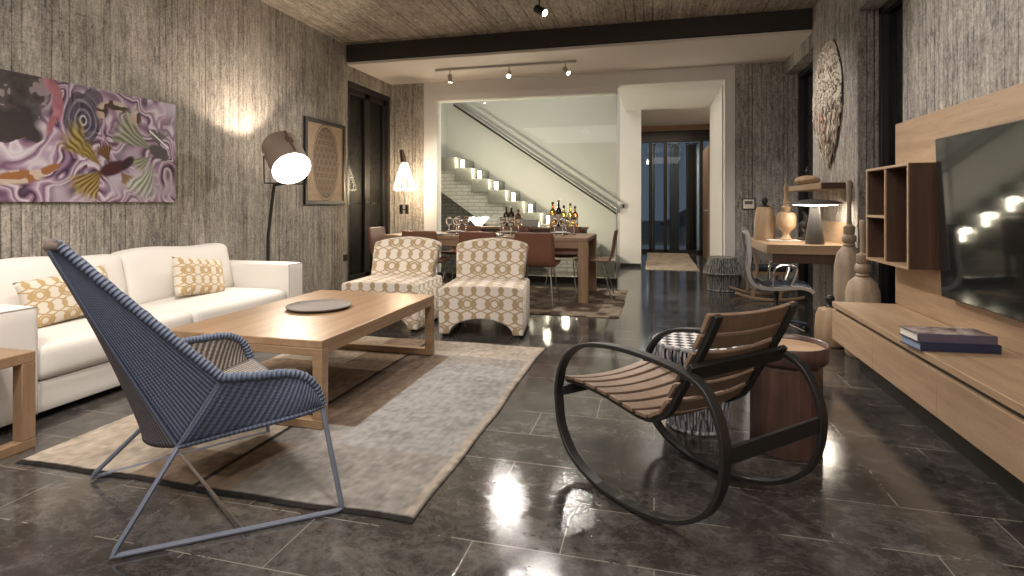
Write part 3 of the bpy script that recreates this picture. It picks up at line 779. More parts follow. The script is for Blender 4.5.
b = MB(); b.lathe([(.0, .415), (.165, .415), (.178, .43), (.186, .495), (.180, .503), (.172, .498), (.168, .478)], 56, caps=False); b.build('tray_rim', M['redwood'], t, angle=50)
b = MB(); b.lathe([(.170, .479), (0, .479)], 56, caps=False); b.build('tray_top', wood('oiled_tray_wood', (.33, .20, .11), (.50, .33, .20), 'x', 9), t)

# ------------------------------------------------------------------ television wall
t = thing('wall_cladding', 'wide light oak panel on the right wall behind the television', 'wall panel', (1.668, 2.5, 1.08))
b = MB(); b.box(-.028, .031, -1.9, 1.935, -.626, .628); b.build('panel_board', M['oak_y'], t, .003)
t = thing('media_console', 'long low light oak drawer console along the right wall', 'console', (1.235, 2.5, 0))
b = MB(); b.box(0, .463, -1.9, 1.913, .418, .453); b.build('console_top', M['oak_y'], t, .003)
b = MB(); b.box(.022, .45, -1.88, 1.90, .195, .418); b.build('carcass', M['black'], t)
ys = [1.913, 1.155, .395, -.365, -1.13, -1.9]
for y1, y0 in zip(ys, ys[1:]):
    b = MB(); b.box(0, .022, y0 + .0015, y1 - .0015, .187, .394); b.build('drawer', M['oak_y'], t, .0015)
b = MB(); b.box(0.022, .45, 1.9, 1.913, .187, .418); b.build('end_panel', M['oak_x'], t)
b = MB(); b.box(.132, .45, -1.85, 1.78, 0, .195); b.build('plinth', M['black'], t)

t = thing('television', 'large flat black television on the oak panel above the console', 'television', (1.570, 2.84, 1.072)); t.rotation_euler = (0, math.radians(-2), 0)
b = MB(); b.box(-.004, .03, -.815, .815, -.447, .447); b.build('casing', M['black'], t, .004)
b = MB(); b.box(-.0065, -.004, -.807, .807, -.439, .439); b.build('screen', M['tv'], t, smooth=False)
b = MB(); b.box(.03, .06, -.3, .3, -.2, .2); b.build('wall_bracket', M['dark'], t)

t = thing('wall_cubby', 'oak box shelf with dark compartments beside the television', 'shelf', (1.466, 3.785, .757))
L, D_, Hh, th_ = .675, .171, .64, .016
b = MB(); b.box(0, D_, 0, th_, 0, Hh); b.box(0, D_, L - th_, L, 0, Hh); b.box(0, D_, th_, L - th_, 0, th_); b.box(0, D_, th_, L - th_, Hh - th_, Hh)
b.box(0, D_, .335, .335 + th_, th_, Hh - th_); b.box(0, D_, .335 + th_, L - th_, .30, .30 + th_)
b.build('box_frame', M['oak_y'], t, .001, smooth=False)
b = MB(); b.box(D_ - .012, D_ - .002, th_, L - th_, th_, Hh - th_); b.build('back_board', M['wenge'], t)
b = MB(); b.box(.006, D_, -.004, 0, .004, Hh - .004); b.build('side_veneer', M['wenge'], t)
b = MB()
for (y0, y1, z0, z1) in ((th_, .335, th_, Hh - th_), (.351, L - th_, th_, .30), (.351, L - th_, .316, Hh - th_)):
    b.box(.008, D_ - .012, y1 - .003, y1, z0, z1); b.box(.008, D_ - .012, y0, y0 + .003, z0, z1); b.box(.008, D_ - .012, y0 + .003, y1 - .003, z1 - .003, z1)
b.build('compartment_lining', M['wenge'], t, smooth=False)

def book(label, loc, rz, w, d, h, cover, pages, inner):
    t = thing('book', label, 'book', loc, rz, 'books on the console')
    b = MB(); b.box(0, w, 0, d, 0, .004); b.box(0, w, 0, d, h - .004, h); b.box(0, w, 0, .005, .004, h - .004); b.build('cover', cover, t, .001)
    b = MB(); b.box(.006, w - .004, .005, d - .006, .004, h - .004); b.build('page_block', pages, t)
    return t
pic = NT('printed_cover'); v = pic.coord('Object', (1, 1, 1)); f = pic.noise(v, 14, 4, .6, 1)
pic.set(pic.ramp(f, [(.35, (.10, .07, .07)), (.5, (.30, .24, .23)), (.62, (.48, .40, .37))]), .3)
M['purplespine'] = plain('violet_cover', (.10, .085, .13), .35)
bk = book('blue book with a navy spine lying under the other book on the console', (1.222, 3.02, .453), math.radians(5), .34, .185, .040, M['navy'], M['bluepaper'], None)
bk = book('picture covered book with white pages lying on top of the blue book', (1.215, 3.032, .493), math.radians(4), .335, .18, .040, M['purplespine'], M['paper'], None)
b = MB(); b.box(.006, .33, .008, .176, .0402, .0408); b.build('cover_picture', pic.m, bk)

# ------------------------------------------------------------------ turned floor bottles
def pestle(label, loc, R, hb, htot, grain):
    t = thing('floor_vase', label, 'vase', loc)
    b = MB(); b.lathe([(R * .9, 0), (R, .02), (R, hb * .6), (R * .97, hb * .8), (R * .8, hb * .93), (R * .42, hb), (0, hb + .002)], 36); b.build('vase_body', grain, t, angle=50)
    b = MB(); h = htot - hb
    pr = [(.036, hb - .004), (.050, hb + .012), (.037, hb + .026), (.052, hb + .045), (.057, hb + .072), (.046, hb + .094), (.036, hb + .099), (.043, hb + .108), (.043, hb + .165), (.033, hb + .173), (.019, hb + .182), (.016, hb + .65 * h), (.021, htot - .06), (.024, htot - .012), (.015, htot), (0, htot + .002)]
    b.lathe(pr, 24); b.build('turned_neck', M['greywood'], t, angle=50)
    return t
pestle('tallest turned wooden bottle vase with a long neck on the floor by the desk', (1.56, 5.12, 0), .112, .80, 1.345, M['greywood'])
pestle('shorter turned wooden bottle vase with a thin neck behind the console end', (1.53, 4.72, 0), .118, .60, 1.03, M['greywood'])
t = thing('wooden_canister', 'pale wooden floor canister with a black knob behind the console end', 'canister', (1.385, 5.0, 0))
b = MB(); b.lathe([(.09, 0), (.112, .02), (.113, .15), (.105, .25), (.085, .30), (.03, .315), (0, .316)], 32); b.build('canister_body', M['palewood'], t, angle=50)
b = MB(); b.lathe([(.035, .312), (.03, .325), (.014, .335), (.03, .36), (.035, .385), (.022, .408), (0, .413)], 20); b.build('knob', M['black'], t)

# ------------------------------------------------------------------ desk corner
DZ = .78
t = thing('wall_desk', 'light oak wall desk with a dark apron by the right wall', 'desk', (1.355, 6.11, 0))
b = MB(); b.box(-.355, .344, -.63, .63, DZ - .085, DZ); b.build('desktop', M['oak_x'], t, .003)
b = MB(); b.box(-.30, .344, -.60, .60, DZ - .17, DZ - .085); b.build('apron', M['wenge'], t, .002)
t = thing('wall_backboard', 'light oak backboard on the wall behind the desk', 'wall panel', (1.69, 6.11, .88))
b = MB(); b.box(-.012, .009, -.62, .62, -.10, .10); b.build('board', M['oak_y'], t)
t = thing('wall_shelf', 'oak shelf on the concrete wall above the desk', 'shelf', (1.57, 6.11, 1.315))
b = MB(); b.box(-.128, .129, -.63, .63, -.028, .028); b.build('shelf_board', M['oak_y'], t, .002)
b = MB(); b.box(-.12, .129, -.634, -.63, -.026, .026); b.build('end_veneer', M['wenge'], t)

t = thing('desk_lamp', 'dark grey mushroom table lamp with a wide flat shade on the desk', 'lamp', (1.43, 5.62, DZ))
b = MB(); b.lathe([(.078, 0), (.08, .006), (.068, .13), (.05, .24), (.040, .33), (.036, .355)], 32); b.build('lamp_stem', M['grey_ceramic'], t, angle=50)
b = MB(); b.lathe([(.036, .352), (.22, .368), (.236, .374), (.23, .382), (.15, .400), (.06, .412), (0, .414)], 48, caps=False); b.build('lamp_shade', M['grey_ceramic'], t, angle=60)
b = MB(); b.lathe([(.07, .352), (.19, .362)], 40, caps=False); b.build('diffuser', M['lampglow'], t)
lamp('POINT', (1.50, 5.66, DZ + .325), 3.2, WARM, size=.05)

t = thing('lidded_jar', 'tall pale wooden jar with a black knob at the left end of the desk', 'jar', (1.105, 6.18, DZ))
b = MB(); b.lathe([(.098, 0), (.102, .02), (.098, .2), (.086, .30), (.075, .335), (.04, .342), (0, .343)], 32); b.build('jar_body', M['palewood'], t, angle=50)
b = MB(); b.lathe([(.055, .340), (.05, .350), (.016, .360), (.030, .39), (.032, .41), (.018, .435), (0, .44)], 20); b.build('knob', M['black'], t)
t = thing('desk_book', 'flat pale book lying on the desk under the wooden goblet', 'book', (1.27, 6.02, DZ))
b = MB(); b.box(-.17, .12, -.10, .10, .003, .012); b.build('page_block', M['paper'], t, .002)
b = MB(); b.box(-.172, .122, -.102, .102, .0, .003); b.build('lower_cover', M['tray'], t)
b = MB(); b.box(-.172, .122, -.102, .102, .012, .015); b.build('upper_cover', M['paper'], t)
t = thing('turned_goblet', 'pale turned wooden goblet with a tall stopper on the desk', 'ornament', (1.27, 6.00, DZ + .015))
b = MB(); b.lathe([(.050, 0), (.056, .01), (.042, .03), (.032, .055), (.045, .09), (.08, .115), (.09, .15), (.092, .225), (.08, .265), (.045, .28), (0, .282)], 32); b.build('goblet_bowl', M['palewood'], t, angle=50)
b = MB(); b.lathe([(.028, .278), (.040, .305), (.043, .325), (.028, .34), (.033, .36), (.024, .39), (.018, .43), (.024, .50), (.022, .535), (0, .545)], 20); b.build('stopper', M['palewood'], t, angle=50)
t = thing('twisted_sculpture', 'small dark twisted sculpture on the desk behind the lamp', 'ornament', (1.47, 6.20, DZ))
b = MB(); b.box(-.05, .05, -.04, .04, 0, .02); b.build('plinth', M['black'], t, .003)
b = MB(); b.tube(smooth_path([(0, 0, .02), (.02, 0, .07), (-.015, .01, .13), (.02, 0, .19), (.03, 0, .24), (.0, 0, .29)], 5), [.03, .028, .03, .032, .03, .03, .034, .035, .03, .028, .03, .033, .036, .034, .03, .028, .028, .03, .03, .028, .026, .024, .02, .018, .015, .012], 10); b.build('figure', M['black'], t)
t = thing('lidded_bowl', 'small pale wooden lidded bowl with a black knob on the wall shelf', 'bowl', (1.535, 6.30, 1.343))
b = MB(); b.lathe([(.06, 0), (.10, .02), (.12, .045), (.118, .06), (.09, .085), (.04, .10), (0, .102)], 32); b.build('bowl_body', M['palewood'], t, angle=50)
b = MB(); b.lathe([(.02, .098), (.012, .115), (.024, .135), (.022, .155), (.008, .17), (.014, .19), (0, .20)], 16); b.build('knob', M['black'], t)
t = thing('thermostat', 'small square thermostat with a grey display on the back concrete wall', 'thermostat', (1.245, 8.099, 1.15))
b = MB(); b.box(-.085, .085, -.014, 0, -.075, .075); b.build('frame', M['black'], t, .003)
b = MB(); b.box(-.072, .072, -.017, -.014, -.062, .062); b.build('face_plate', M['steel'], t)
b = MB(); b.box(-.05, .05, -.019, -.017, -.005, .04); b.build('display', plain('lcd', (.10, .11, .10), .3), t)

# office chair
t = thing('office_chair', 'navy office swivel chair with a chrome frame in front of the desk', 'chair', (1.05, 5.36, 0), math.radians(-7))
pf = smooth_path([(-.27, 0, .905), (-.245, 0, .915), (-.225, 0, .86), (-.215, 0, .70), (-.225, 0, .58), (-.20, 0, .48), (-.12, 0, .435), (.02, 0, .432), (.16, 0, .45), (.25, 0, .435), (.275, 0, .41)], 5)
b = MB()
def sling(u, v):
    p = curve(pf, v); return (p.x, (u - .5) * .43, p.z + .006 * math.sin(v * 90))
b.grid(sling, 4, 80); b.build('sling_seat', M['navyleather'], t, solid=.014, angle=80)
for s in (-1, 1):
    b = MB(); b.bar([(p.x - .004, s * .225, p.z - .006) for p in pf], (0, 1, 0), .022, .03); b.build('side_frame', M['alu'], t, .003)
    b = MB(); b.tube(smooth_path([(-.04, s * .235, .445), (-.03, s * .255, .58), (.03, s * .258, .63), (.12, s * .258, .625), (.14, s * .255, .58), (.10, s * .235, .452)], 5), .011, 8); b.build('armrest', M['chrome'], t)
b = MB(); b.lathe([(.028, .10), (.028, .25), (.020, .26), (.020, .40), (.05, .41), (.05, .43)], 16); b.build('gas_column', M['black'], t)
for k in range(5):
    a = 2 * PI * k / 5 + .5; e = (.29 * math.cos(a), .29 * math.sin(a))
    b = MB(); b.tube([(.03 * math.cos(a), .03 * math.sin(a), .13), (e[0] * .6, e[1] * .6, .10), (e[0], e[1], .075)], [.022, .017, .013], 8); lg = b.build('base_spoke', M['chrome'], t)
    b = MB(); b.tube([(e[0] - .014 * math.sin(a), e[1] + .014 * math.cos(a), .027), (e[0] + .014 * math.sin(a), e[1] - .014 * math.cos(a), .027)], .027, 14); b.tube([(e[0], e[1], .027), (e[0], e[1], .08)], .008, 6); b.build('caster', M['black'], lg)

# wooden rocker behind
t = thing('wooden_rocker', 'light wooden rocking chair with curved runners standing behind the office chair', 'chair', (1.345, 7.34, 0))
for s in (-1, 1):
    b = MB(); b.bar([(p.x, s * .24, p.z) for p in smooth_path([(-.40, 0, .085), (-.22, 0, .035), (0, 0, .016), (.20, 0, .03), (.36, 0, .06)], 5)], (0, 1, 0), .03, .03); b.build('runner', M['oak_x'], t, .005)
    b = MB(); b.bar([(-.20, s * .22, .05), (-.15, s * .22, .40), (-.26, s * .22, .84)], (0, 1, 0), .028, .034); b.build('rear_post', M['oak_z'], t, .005)
    b = MB(); b.bar([(.10, s * .22, .03), (.22, s * .22, .54)], (0, 1, 0), .028, .03); b.build('front_post', M['oak_z'], t, .005)
    b = MB(); b.bar([(-.21, s * .23, .60), (.05, s * .24, .55), (.27, s * .24, .54)], (0, 1, 0), .045, .022); b.build('arm', M['oak_x'], t, .005)
b = MB(); b.rbox((.03, 0, .37), (.21, .21, .03), .02, 6); b.build('seat', M['navyleather'], t, weld=True)
for y in (-.215, .195): b = MB(); b.box(-.20, .20, y, y + .02, .31, .345); b.build('seat_rail', M['oak_x'], t)
b = MB(); b.rbox((-.225, 0, .64), (.025, .20, .17), .02, 6, fn=lambda p: Vector((p.x - (p.z - .64) * .22, p.y, p.z))); b.build('back_cushion', M['navyleather'], t, weld=True)

# ------------------------------------------------------------------ wall pieces
def attr_panel(nx, ny, fn, w, h):
    """a thin board in the YZ plane facing +X with a printed colour per vertex"""
    b = MB(); b.grid(lambda u, v: (0, u * w, v * h), nx, ny, w, h)
    return b, [(*fn(i / nx, j / ny), 1) for j in range(ny + 1) for i in range(nx + 1)]
pal = [(0.0, (.035, .026, .04)), (.10, (.10, .055, .09)), (.22, (.24, .15, .22)), (.34, (.36, .27, .35)), (.40, (.52, .46, .50)), (.46, (.30, .20, .28)), (.60, (.15, .08, .13)),
       (.70, (.40, .32, .38)), (.78, (.50, .44, .49)), (.84, (.58, .53, .56)), (.90, (.28, .17, .25)), (1.0, (.045, .03, .045))]
def palc(t_):
    for (a, c), (b_, d_) in zip(pal, pal[1:]):
        if t_ <= b_:
            k = (t_ - a) / (b_ - a); return tuple(x + (y - x) * k for x, y in zip(c, d_))
    return pal[-1][1]
def blend(a, c, k): k = max(0, min(1, k)); return tuple(x + (y - x) * k for x, y in zip(a, c))
def fbm(x, y): return .55 * vn(x, y) + .28 * vn(x * 2.1 + 9, y * 2.1 + 4) + .17 * vn(x * 4.3 + 21, y * 4.3 + 13)
def agate(u, v):
    # x along the wall in metres, y up; folded agate bands, a dark geode eye and ornamental fish
    x = u * 1.88 - .56; y = v * .85
    a = fbm(x * 2.6 + 23, y * 2.6 + 35); b_ = fbm(x * 2.6 + 41, y * 2.6 + 17)
    wx = x + .55 * (a - .5); wy = y + .55 * (b_ - .5)
    f = fbm(wx * 2.1 + 31, wy * 2.1 + 33) * 7.5
    ex, ey = x - .517, (y - .60) * .62; e = math.hypot(ex, ey) + .05 * (vn(x * 7 + 5, y * 7 + 8) - .5)
    if e < .17: f = .5 * f + (.17 - e) * 16
    c = palc(f % 1.0)
    lt = fbm(x * 2.2 + 13, y * 2.2 + 44)
    if lt > .55: c = blend(c, (.41, .35, .41), (lt - .55) * 8)
    if e < .125: c = blend(c, (.035, .035, .05) if int(e * 70) % 3 else (.17, .15, .19), .85)
    if e < .022: c = (.45, .42, .46) if e > .012 else (.03, .03, .04)
    if e > .125 and math.hypot(x - .59, (y - .77)) < .075: c = blend(c, (.06, .055, .075), .8)
    # dark rocky area at the left
    m_ = .27 + .16 * (fbm(y * 4 + 3, 7.3) - .5) * 2
    if x < m_ and y > .40 + .25 * (fbm(x * 4 + 2, 3) - .5):
        r_ = fbm(x * 9 + 2, y * 9 + 6); g_ = .035 + .16 * max(0, r_ - .38)
        c = blend(c, (g_ * 1.15, g_ * .95, g_ * .95), min(1, (m_ - x) * 14))
        if r_ > .64: c = blend(c, (.30, .25, .25), .7)
    def ell(cx, cy, a, b2, ang):
        dx, dy = x - cx, y - cy; q = dx * math.cos(ang) + dy * math.sin(ang); r = -dx * math.sin(ang) + dy * math.cos(ang)
        return (q / a) ** 2 + (r / b2) ** 2
    def fin(cx, cy, a0, spread, L_, c1, c2, bend=0):
        nonlocal c
        dx, dy = x - cx, y - cy; Rr = math.hypot(dx, dy)
        if 1e-6 < Rr < L_ * 1.1:
            da = (math.atan2(dy, dx) - a0 - bend * Rr / L_ + PI) % (2 * PI) - PI
            lim = L_ * (.9 + .2 * vn(da * 9 + 20, cx * 30)); w = spread * (.4 + .95 * Rr / L_)
            if abs(da) < w and Rr < lim:
                ray = .5 + .5 * math.sin(da * 38 + vn(x * 16, y * 16) * 4)
                al = min(1, (lim - Rr) / L_ * 4) * min(1, (w - abs(da)) * 9)
                c = blend(c, blend(c1, c2, ray * (.35 + .65 * Rr / L_)), al)
    # pale green fish at the right
    fin(1.12, .43, 2.85, .45, .42, (.10, .10, .06), (.40, .40, .30), -.35); fin(1.10, .36, -1.75, .42, .36, (.16, .17, .11), (.55, .58, .52), -.35)
    fin(1.10, .40, -2.5, .4, .22, (.12, .12, .08), (.36, .36, .24)); fin(1.16, .46, 1.7, .7, .16, (.06, .045, .045), (.16, .13, .13))
    for q in (ell(1.14, .425, .10, .062, -.4), ell(1.205, .39, .05, .045, -.3)):
        if q < 1: c = blend(c, (.06, .055, .055), 2 - 2 * q)
    # dark red fish with golden fan tails
    fin(.66, .27, 2.62, .36, .40, (.10, .06, .012), (.44, .34, .11), -.25); fin(.66, .25, 2.15, .3, .25, (.12, .08, .015), (.34, .25, .08), .2)
    fin(.66, .26, -1.95, .45, .30, (.09, .05, .012), (.46, .36, .13), -.3); fin(.68, .25, -2.7, .35, .30, (.10, .06, .015), (.40, .29, .10), .2)
    fin(.72, .29, 2.0, .55, .17, (.07, .025, .015), (.20, .12, .04)); fin(.80, .25, -.9, .5, .13, (.10, .04, .02), (.36, .26, .14))
    for q, cc in ((ell(.745, .26, .14, .060, .38), (.055, .016, .016)), (ell(.865, .31, .085, .042, .75), (.03, .012, .02))):
        if q < 1: c = blend(c, cc, 2 - 2 * q)
    # rose koi, spotted koi, orange koi
    for q in (ell(.30, .80, .10, .05, -.9), ell(.335, .68, .045, .13, .05), ell(.295, .55, .028, .11, -.35)):
        if q < 1: c = blend(c, blend((.26, .09, .11), (.42, .20, .23), vn(x * 24, y * 24)), 1.6 - 1.6 * q)
    for q in (ell(.66, .69, .055, .075, -.3), ell(.77, .745, .12, .045, -.1), ell(.94, .68, .06, .07, -.4)):
        if q < 1: c = blend(c, (.06, .03, .022) if vn(x * 26, y * 26) > .55 else blend((.30, .17, .09), (.50, .43, .37), vn(x * 15, y * 15)), 1.8 - 1.8 * q)
    for q in (ell(.10, .165, .17, .055, .12), ell(.27, .22, .11, .032, .5), ell(-.15, .15, .2, .06, -.1)):
        if q < 1: c = blend(c, (.27, .115, .045) if vn(x * 24 + 8, y * 24) > .45 else (.48, .38, .30), 1.8 - 1.8 * q)
    # thin slanting white line on the picture
    if abs((x - 1.156) * .57 + (y - .528) * .82) < .006 and abs((x - 1.156) * .82 - (y - .528) * .57) < .115: c = (.75, .73, .72)
    return c
t = thing('wall_painting', 'wide purple agate and goldfish picture on the left concrete wall above the sofa', 'painting', (-4.048, 2.075, 1.165))
b, col = attr_panel(460, 208, agate, 1.88, .85); b.build('picture_face', attr('agate_print', .25, .5, .3), t, col=col, recalc=False, loc=(.001, 0, 0))
b = MB(); b.box(-.022, 0, 0, 1.88, 0, .85); b.build('panel_edge', M['dark'], t)
def flower(u, v):
    x = (u - .5) * .74; y = (v - .5) * .90; el = math.sqrt((x / .235) ** 2 + (y / .40) ** 2); c = (.36, .255, .16)
    k = .85 + .3 * vn(u * 40, v * 40); c = tuple(q * k for q in c)
    dark = (.11, .07, .042)
    if .985 < el < 1.05 or 1.10 < el < 1.135: c = dark
    elif el < .985:
        R = .088; best = 9
        j0 = round(y / (R * .866))
        for j in range(j0 - 2, j0 + 3):
            cy = j * R * .866; off = .5 * R if j % 2 else 0; i0 = round((x - off) / R)
            for i in range(i0 - 2, i0 + 3): best = min(best, abs(math.hypot(x - i * R - off, y - cy) - R))
        if best < .0065: c = dark
        else: c = blend(c, (.27, .18, .11), .5)
    return c
t = thing('framed_print', 'dark framed brown print of interlocking circles on the left concrete wall', 'picture frame', (-4.07, 5.81, 1.145))
b, col = attr_panel(150, 190, flower, .80, .97); b.build('print_sheet', attr('circle_print', .7), t, col=col, recalc=False, loc=(.018, .045, .045))
b = MB()
for q in ((0, .03, 0, .05, 0, 1.06), (0, .03, .84, .89, 0, 1.06), (0, .03, .05, .84, 0, .05), (0, .03, .05, .84, 1.01, 1.06)): b.box(*q)
b.build('frame', M['dark'], t, .003)
b = MB(); b.box(.002, .014, .02, .87, .02, 1.04); b.build('backing', M['tea_z'], t)
t = thing('power_socket', 'small dark wall socket on the left concrete wall by the door', 'socket', (-4.07, 6.735, .42))
b = MB(); b.box(0, .012, -.045, .045, -.045, .045); b.build('socket_plate', M['dark'], t, .003)
b = MB(); b.box(.012, .014, -.028, .028, -.028, .028); b.build('socket_face', M['black'], t)
t = thing('wall_switch', 'small dark switch plate on the white wall beside the glass partition', 'switch', (-.545, 10.4, 1.11))
b = MB(); b.box(-.06, .06, -.02, 0, -.045, .045); b.build('switch_plate', M['steel'], t, .003)
b = MB(); b.box(-.02, .02, -.024, -.02, -.03, .03); b.build('rocker_key', M['black'], t)

# shell-covered ornament
t = thing('wall_ornament', 'oval cream shell and bead wall hanging on the right concrete wall', 'wall hanging', (1.70, 6.13, 2.16))
b = MB(); V = []
def orn(u, v):
    a = 2 * PI * u; r = v; k = 1 - r ** 4
    tp_ = 1 - .42 * max(0, -math.sin(a) * r) ** 1.6
    return (-.012 - .07 * k - .012 * random.random(), tp_ * .40 * r * math.cos(a) * (1 + .03 * math.sin(5 * a)), .615 * r * math.sin(a) * (1 + .02 * math.sin(7 * a)))
b.grid(orn, 48, 14); b.build('woven_disc', plain('cream_weave', (.56, .50, .42), .9, noise=.35, bump=.6, scale=60), t)
cols = {'shell': (.62, .56, .48), 'bone': (.48, .42, .35), 'coral': (.42, .10, .06), 'slate': (.09, .085, .08)}
parts = {k: MB() for k in cols}
for i in range(1300):
    a = random.random() * 2 * PI; r = math.sqrt(random.random()) * 1.0
    y = .40 * r * math.cos(a) * (1 - .42 * max(0, -math.sin(a) * r) ** 1.6); z = .615 * r * math.sin(a)
    low = z < -.02
    q = random.random()
    key = ('coral' if q < .09 and -.42 < z < -.08 else 'slate' if q < .17 and -.45 < z < .02 else 'bone' if q < .6 else 'shell') if low else ('bone' if q < .35 else 'shell')
    w, l = random.uniform(.006, .014), (random.uniform(.03, .06) if low else random.uniform(.014, .03))
    x = -.012 - .075 * (1 - r ** 4) - random.uniform(.0, .022)
    ang = random.uniform(-.3, .3) if low else random.uniform(-1.5, 1.5); ca2, sa2 = math.cos(ang), math.sin(ang)
    dx = random.uniform(-.01, .01)
    P_ = [(-w, 0), (w, 0), (w * .6, -l), (-w * .6, -l)]
    V = [(x + dx * (k > 1), y + p[0] * ca2 - p[1] * sa2, z + p[0] * sa2 + p[1] * ca2) for k, p in enumerate(P_)] + [(x + .005 + dx * (k > 1), y + p[0] * ca2 - p[1] * sa2, z + p[0] * sa2 + p[1] * ca2) for k, p in enumerate(P_)]
    parts[key].add(V, [(0, 1, 2, 3), (7, 6, 5, 4), (0, 4, 5, 1), (1, 5, 6, 2), (2, 6, 7, 3), (3, 7, 4, 0)])
for k in cols: 
    o = parts[k].build(k + '_chips', plain(k + '_chip', cols[k], .6), t, smooth=False); o['kind'] = 'stuff'

# ------------------------------------------------------------------ patterned slipper chairs
def slipper(label, loc, rz):
    t = thing('slipper_chair', label, 'armchair', loc, rz, 'trellis print armchairs')
    hw = .365
    # seat: front profile with an arched cut-out, swept from front (y=0) to back (y=.72)
    out = [(-hw, .03), (-hw + .02, .03), (-hw + .07, .03)]
    out += [(.275 * math.sin(a), .03 + .135 * math.cos(a)) for a in np.linspace(-PI / 2, PI / 2, 17)]
    out += [(hw - .07, .03), (hw - .02, .03), (hw, .03)]
    top = [(hw, .41)] + [(hw * math.cos(a), .41 + .04 * math.sin(a) ** .6) for a in np.linspace(.12, PI - .12, 15)] + [(-hw, .41)]
    b = MB(); b.prism(out + top, 'y', 0, .70); b.build('seat', M['lattice_chair'], t, .028, 4, angle=50)
    def shape(p):
        w = p.x / .355; zz = (p.z - .40) / .40
        return Vector((p.x * (.90 + .10 * zz), p.y + .17 * zz - .05 * w * w * (1 if True else 0), p.z - .045 * w * w * max(0, zz) - (.0)))
    b = MB(); b.rbox((0, .585, .60), (.355, .065, .205), .04, 12, (0, .015, .01), shape); b.build('backrest', M['lattice_chair'], t, weld=True)
    for x in (-.315, .315):
        for y in (.05, .64):
            b = MB(); b.box(x - .02, x + .02, y - .02, y + .02, 0, .04); b.build('foot', M['black'], t)
    return t
slipper('cream and tan trellis print armchair on the left nearer the sofa', (-2.40, 4.53, 0), math.radians(3))
slipper('cream and tan trellis print armchair on the right nearer the open floor', (-1.435, 4.52, 0), math.radians(8))

# ------------------------------------------------------------------ dining group
zr = .0165
t = thing('dining_table', 'long brown oak dining table with thick square legs on the patterned rug', 'table', (-2.02, 6.83, zr))
hx, hy, ht = 1.29, .51, .745
b = MB(); b.box(-hx, hx, -hy, hy, ht - .045, ht); b.build('tabletop', M['table'], t, .004)
b = MB(); b.box(-hx + .11, hx - .11, -hy + .01, -hy + .04, ht - .12, ht - .045); b.build('apron', M['table'], t)
b = MB(); b.box(-hx + .11, hx - .11, hy - .04, hy - .01, ht - .12, ht - .045); b.build('apron', M['table'], t)
for sx in (-1, 1):
    for sy in (-1, 1):
        x = sx * (hx - .055); y = sy * (hy - .055)
        b = MB(); b.box(x - .055, x + .055, y - .055, y + .055, 0, ht - .045); b.build('leg', M['tea_z'], t, .003)
def dining_chair(label, loc, rz):
    # local: faces +y, backrest at -y
    t = thing('dining_chair', label, 'chair', loc, rz, 'brown leather dining chairs')
    pf = smooth_path([(0, .22, .452), (0, .18, .462), (0, .0, .45), (0, -.14, .445), (0, -.195, .47), (0, -.225, .56), (0, -.25, .72), (0, -.27, .82)], 5)
    b = MB()
    def sh(u, v):
        p = curve(pf, v); w = 2 * u - 1
        return (w * (.225 - .02 * abs(2 * v - 1) ** 6), p.y + .02 * w * w * max(0, v - .5), p.z + .012 * w * w * (v < .5))
    b.grid(sh, 8, 36); b.build('leather_shell', M['leather'], t, solid=.022, angle=70)
    for s in (-1, 1):
        for y0, y1 in ((.10, .21), (-.10, -.22)):
            b = MB(); b.tube([(s * .15, y0, .435), (s * .205, y1, .008)], .008, 8); b.build('leg', M['steel'], t)
    for y in (.10, -.10): b = MB(); b.tube([(-.15, y, .433), (.15, y, .433)], .008, 6); b.build('cross_rail', M['steel'], t)
    return t
c0 = dining_chair('brown leather dining chair on the near side, leftmost, behind the left armchair', (-2.64, 6.22, zr), 0)
dup(c0, (-1.925, 6.20, zr), 0, 'brown leather dining chair on the near side of the table, middle one of three')
dup(c0, (-1.275, 6.20, zr), 0, 'brown leather dining chair on the near side of the table, rightmost of three')
dup(c0, (-2.62, 7.33, zr), PI, 'brown leather dining chair on the far side of the table, leftmost')
dup(c0, (-1.90, 7.33, zr), PI, 'brown leather dining chair on the far side of the table, middle one')
dup(c0, (-1.18, 7.33, zr), PI, 'brown leather dining chair on the far side of the table, rightmost')
dup(c0, (-.70, 6.80, zr), PI / 2, 'brown leather dining chair in side view at the right end of the table')
dup(c0, (-3.38, 6.80, zr), -PI / 2, 'brown leather dining chair at the left end of the table by the door')
TZ = zr + .745
def glass_(label, loc):
    t = thing('wine_glass', label, 'wine glass', loc, 0, 'wine glasses on the dining table')
    b = MB(); b.lathe([(.036, 0), (.034, .003), (.006, .008), (.004, .05), (.005, .095), (.012, .105)], 16); b.build('stem', M['wineglass'], t, angle=60)
    b = MB(); b.lathe([(.008, .104), (.03, .12), (.044, .15), (.045, .175), (.036, .225), (.034, .225), (.042, .175), (.041, .152), (.028, .124), (0, .112)], 18, caps=False); b.build('bowl', M['wineglass'], t, angle=80)
    return t
def plate(label, loc):
    t = thing('plate', label, 'plate', loc, 0, 'plates on the dining table')
    b = MB(); b.lathe([(.07, 0), (.09, .006), (.135, .016), (.135, .019), (.09, .010), (0, .008)], 28); b.build('dish', M['china'], t, angle=60)
    b = MB(); b.rbox((0, 0, .021), (.075, .03, .010), .006, 4); b.build('folded_napkin', M['linen'], t, weld=True)
    return t
g0 = None; p0 = None
seats = [(-2.64, 6.50, 'leftmost near seat'), (-1.925, 6.50, 'middle near seat'), (-1.275, 6.50, 'rightmost near seat'), (-2.62, 7.14, 'leftmost far seat'), (-1.90, 7.14, 'middle far seat'), (-1.18, 7.14, 'rightmost far seat')]
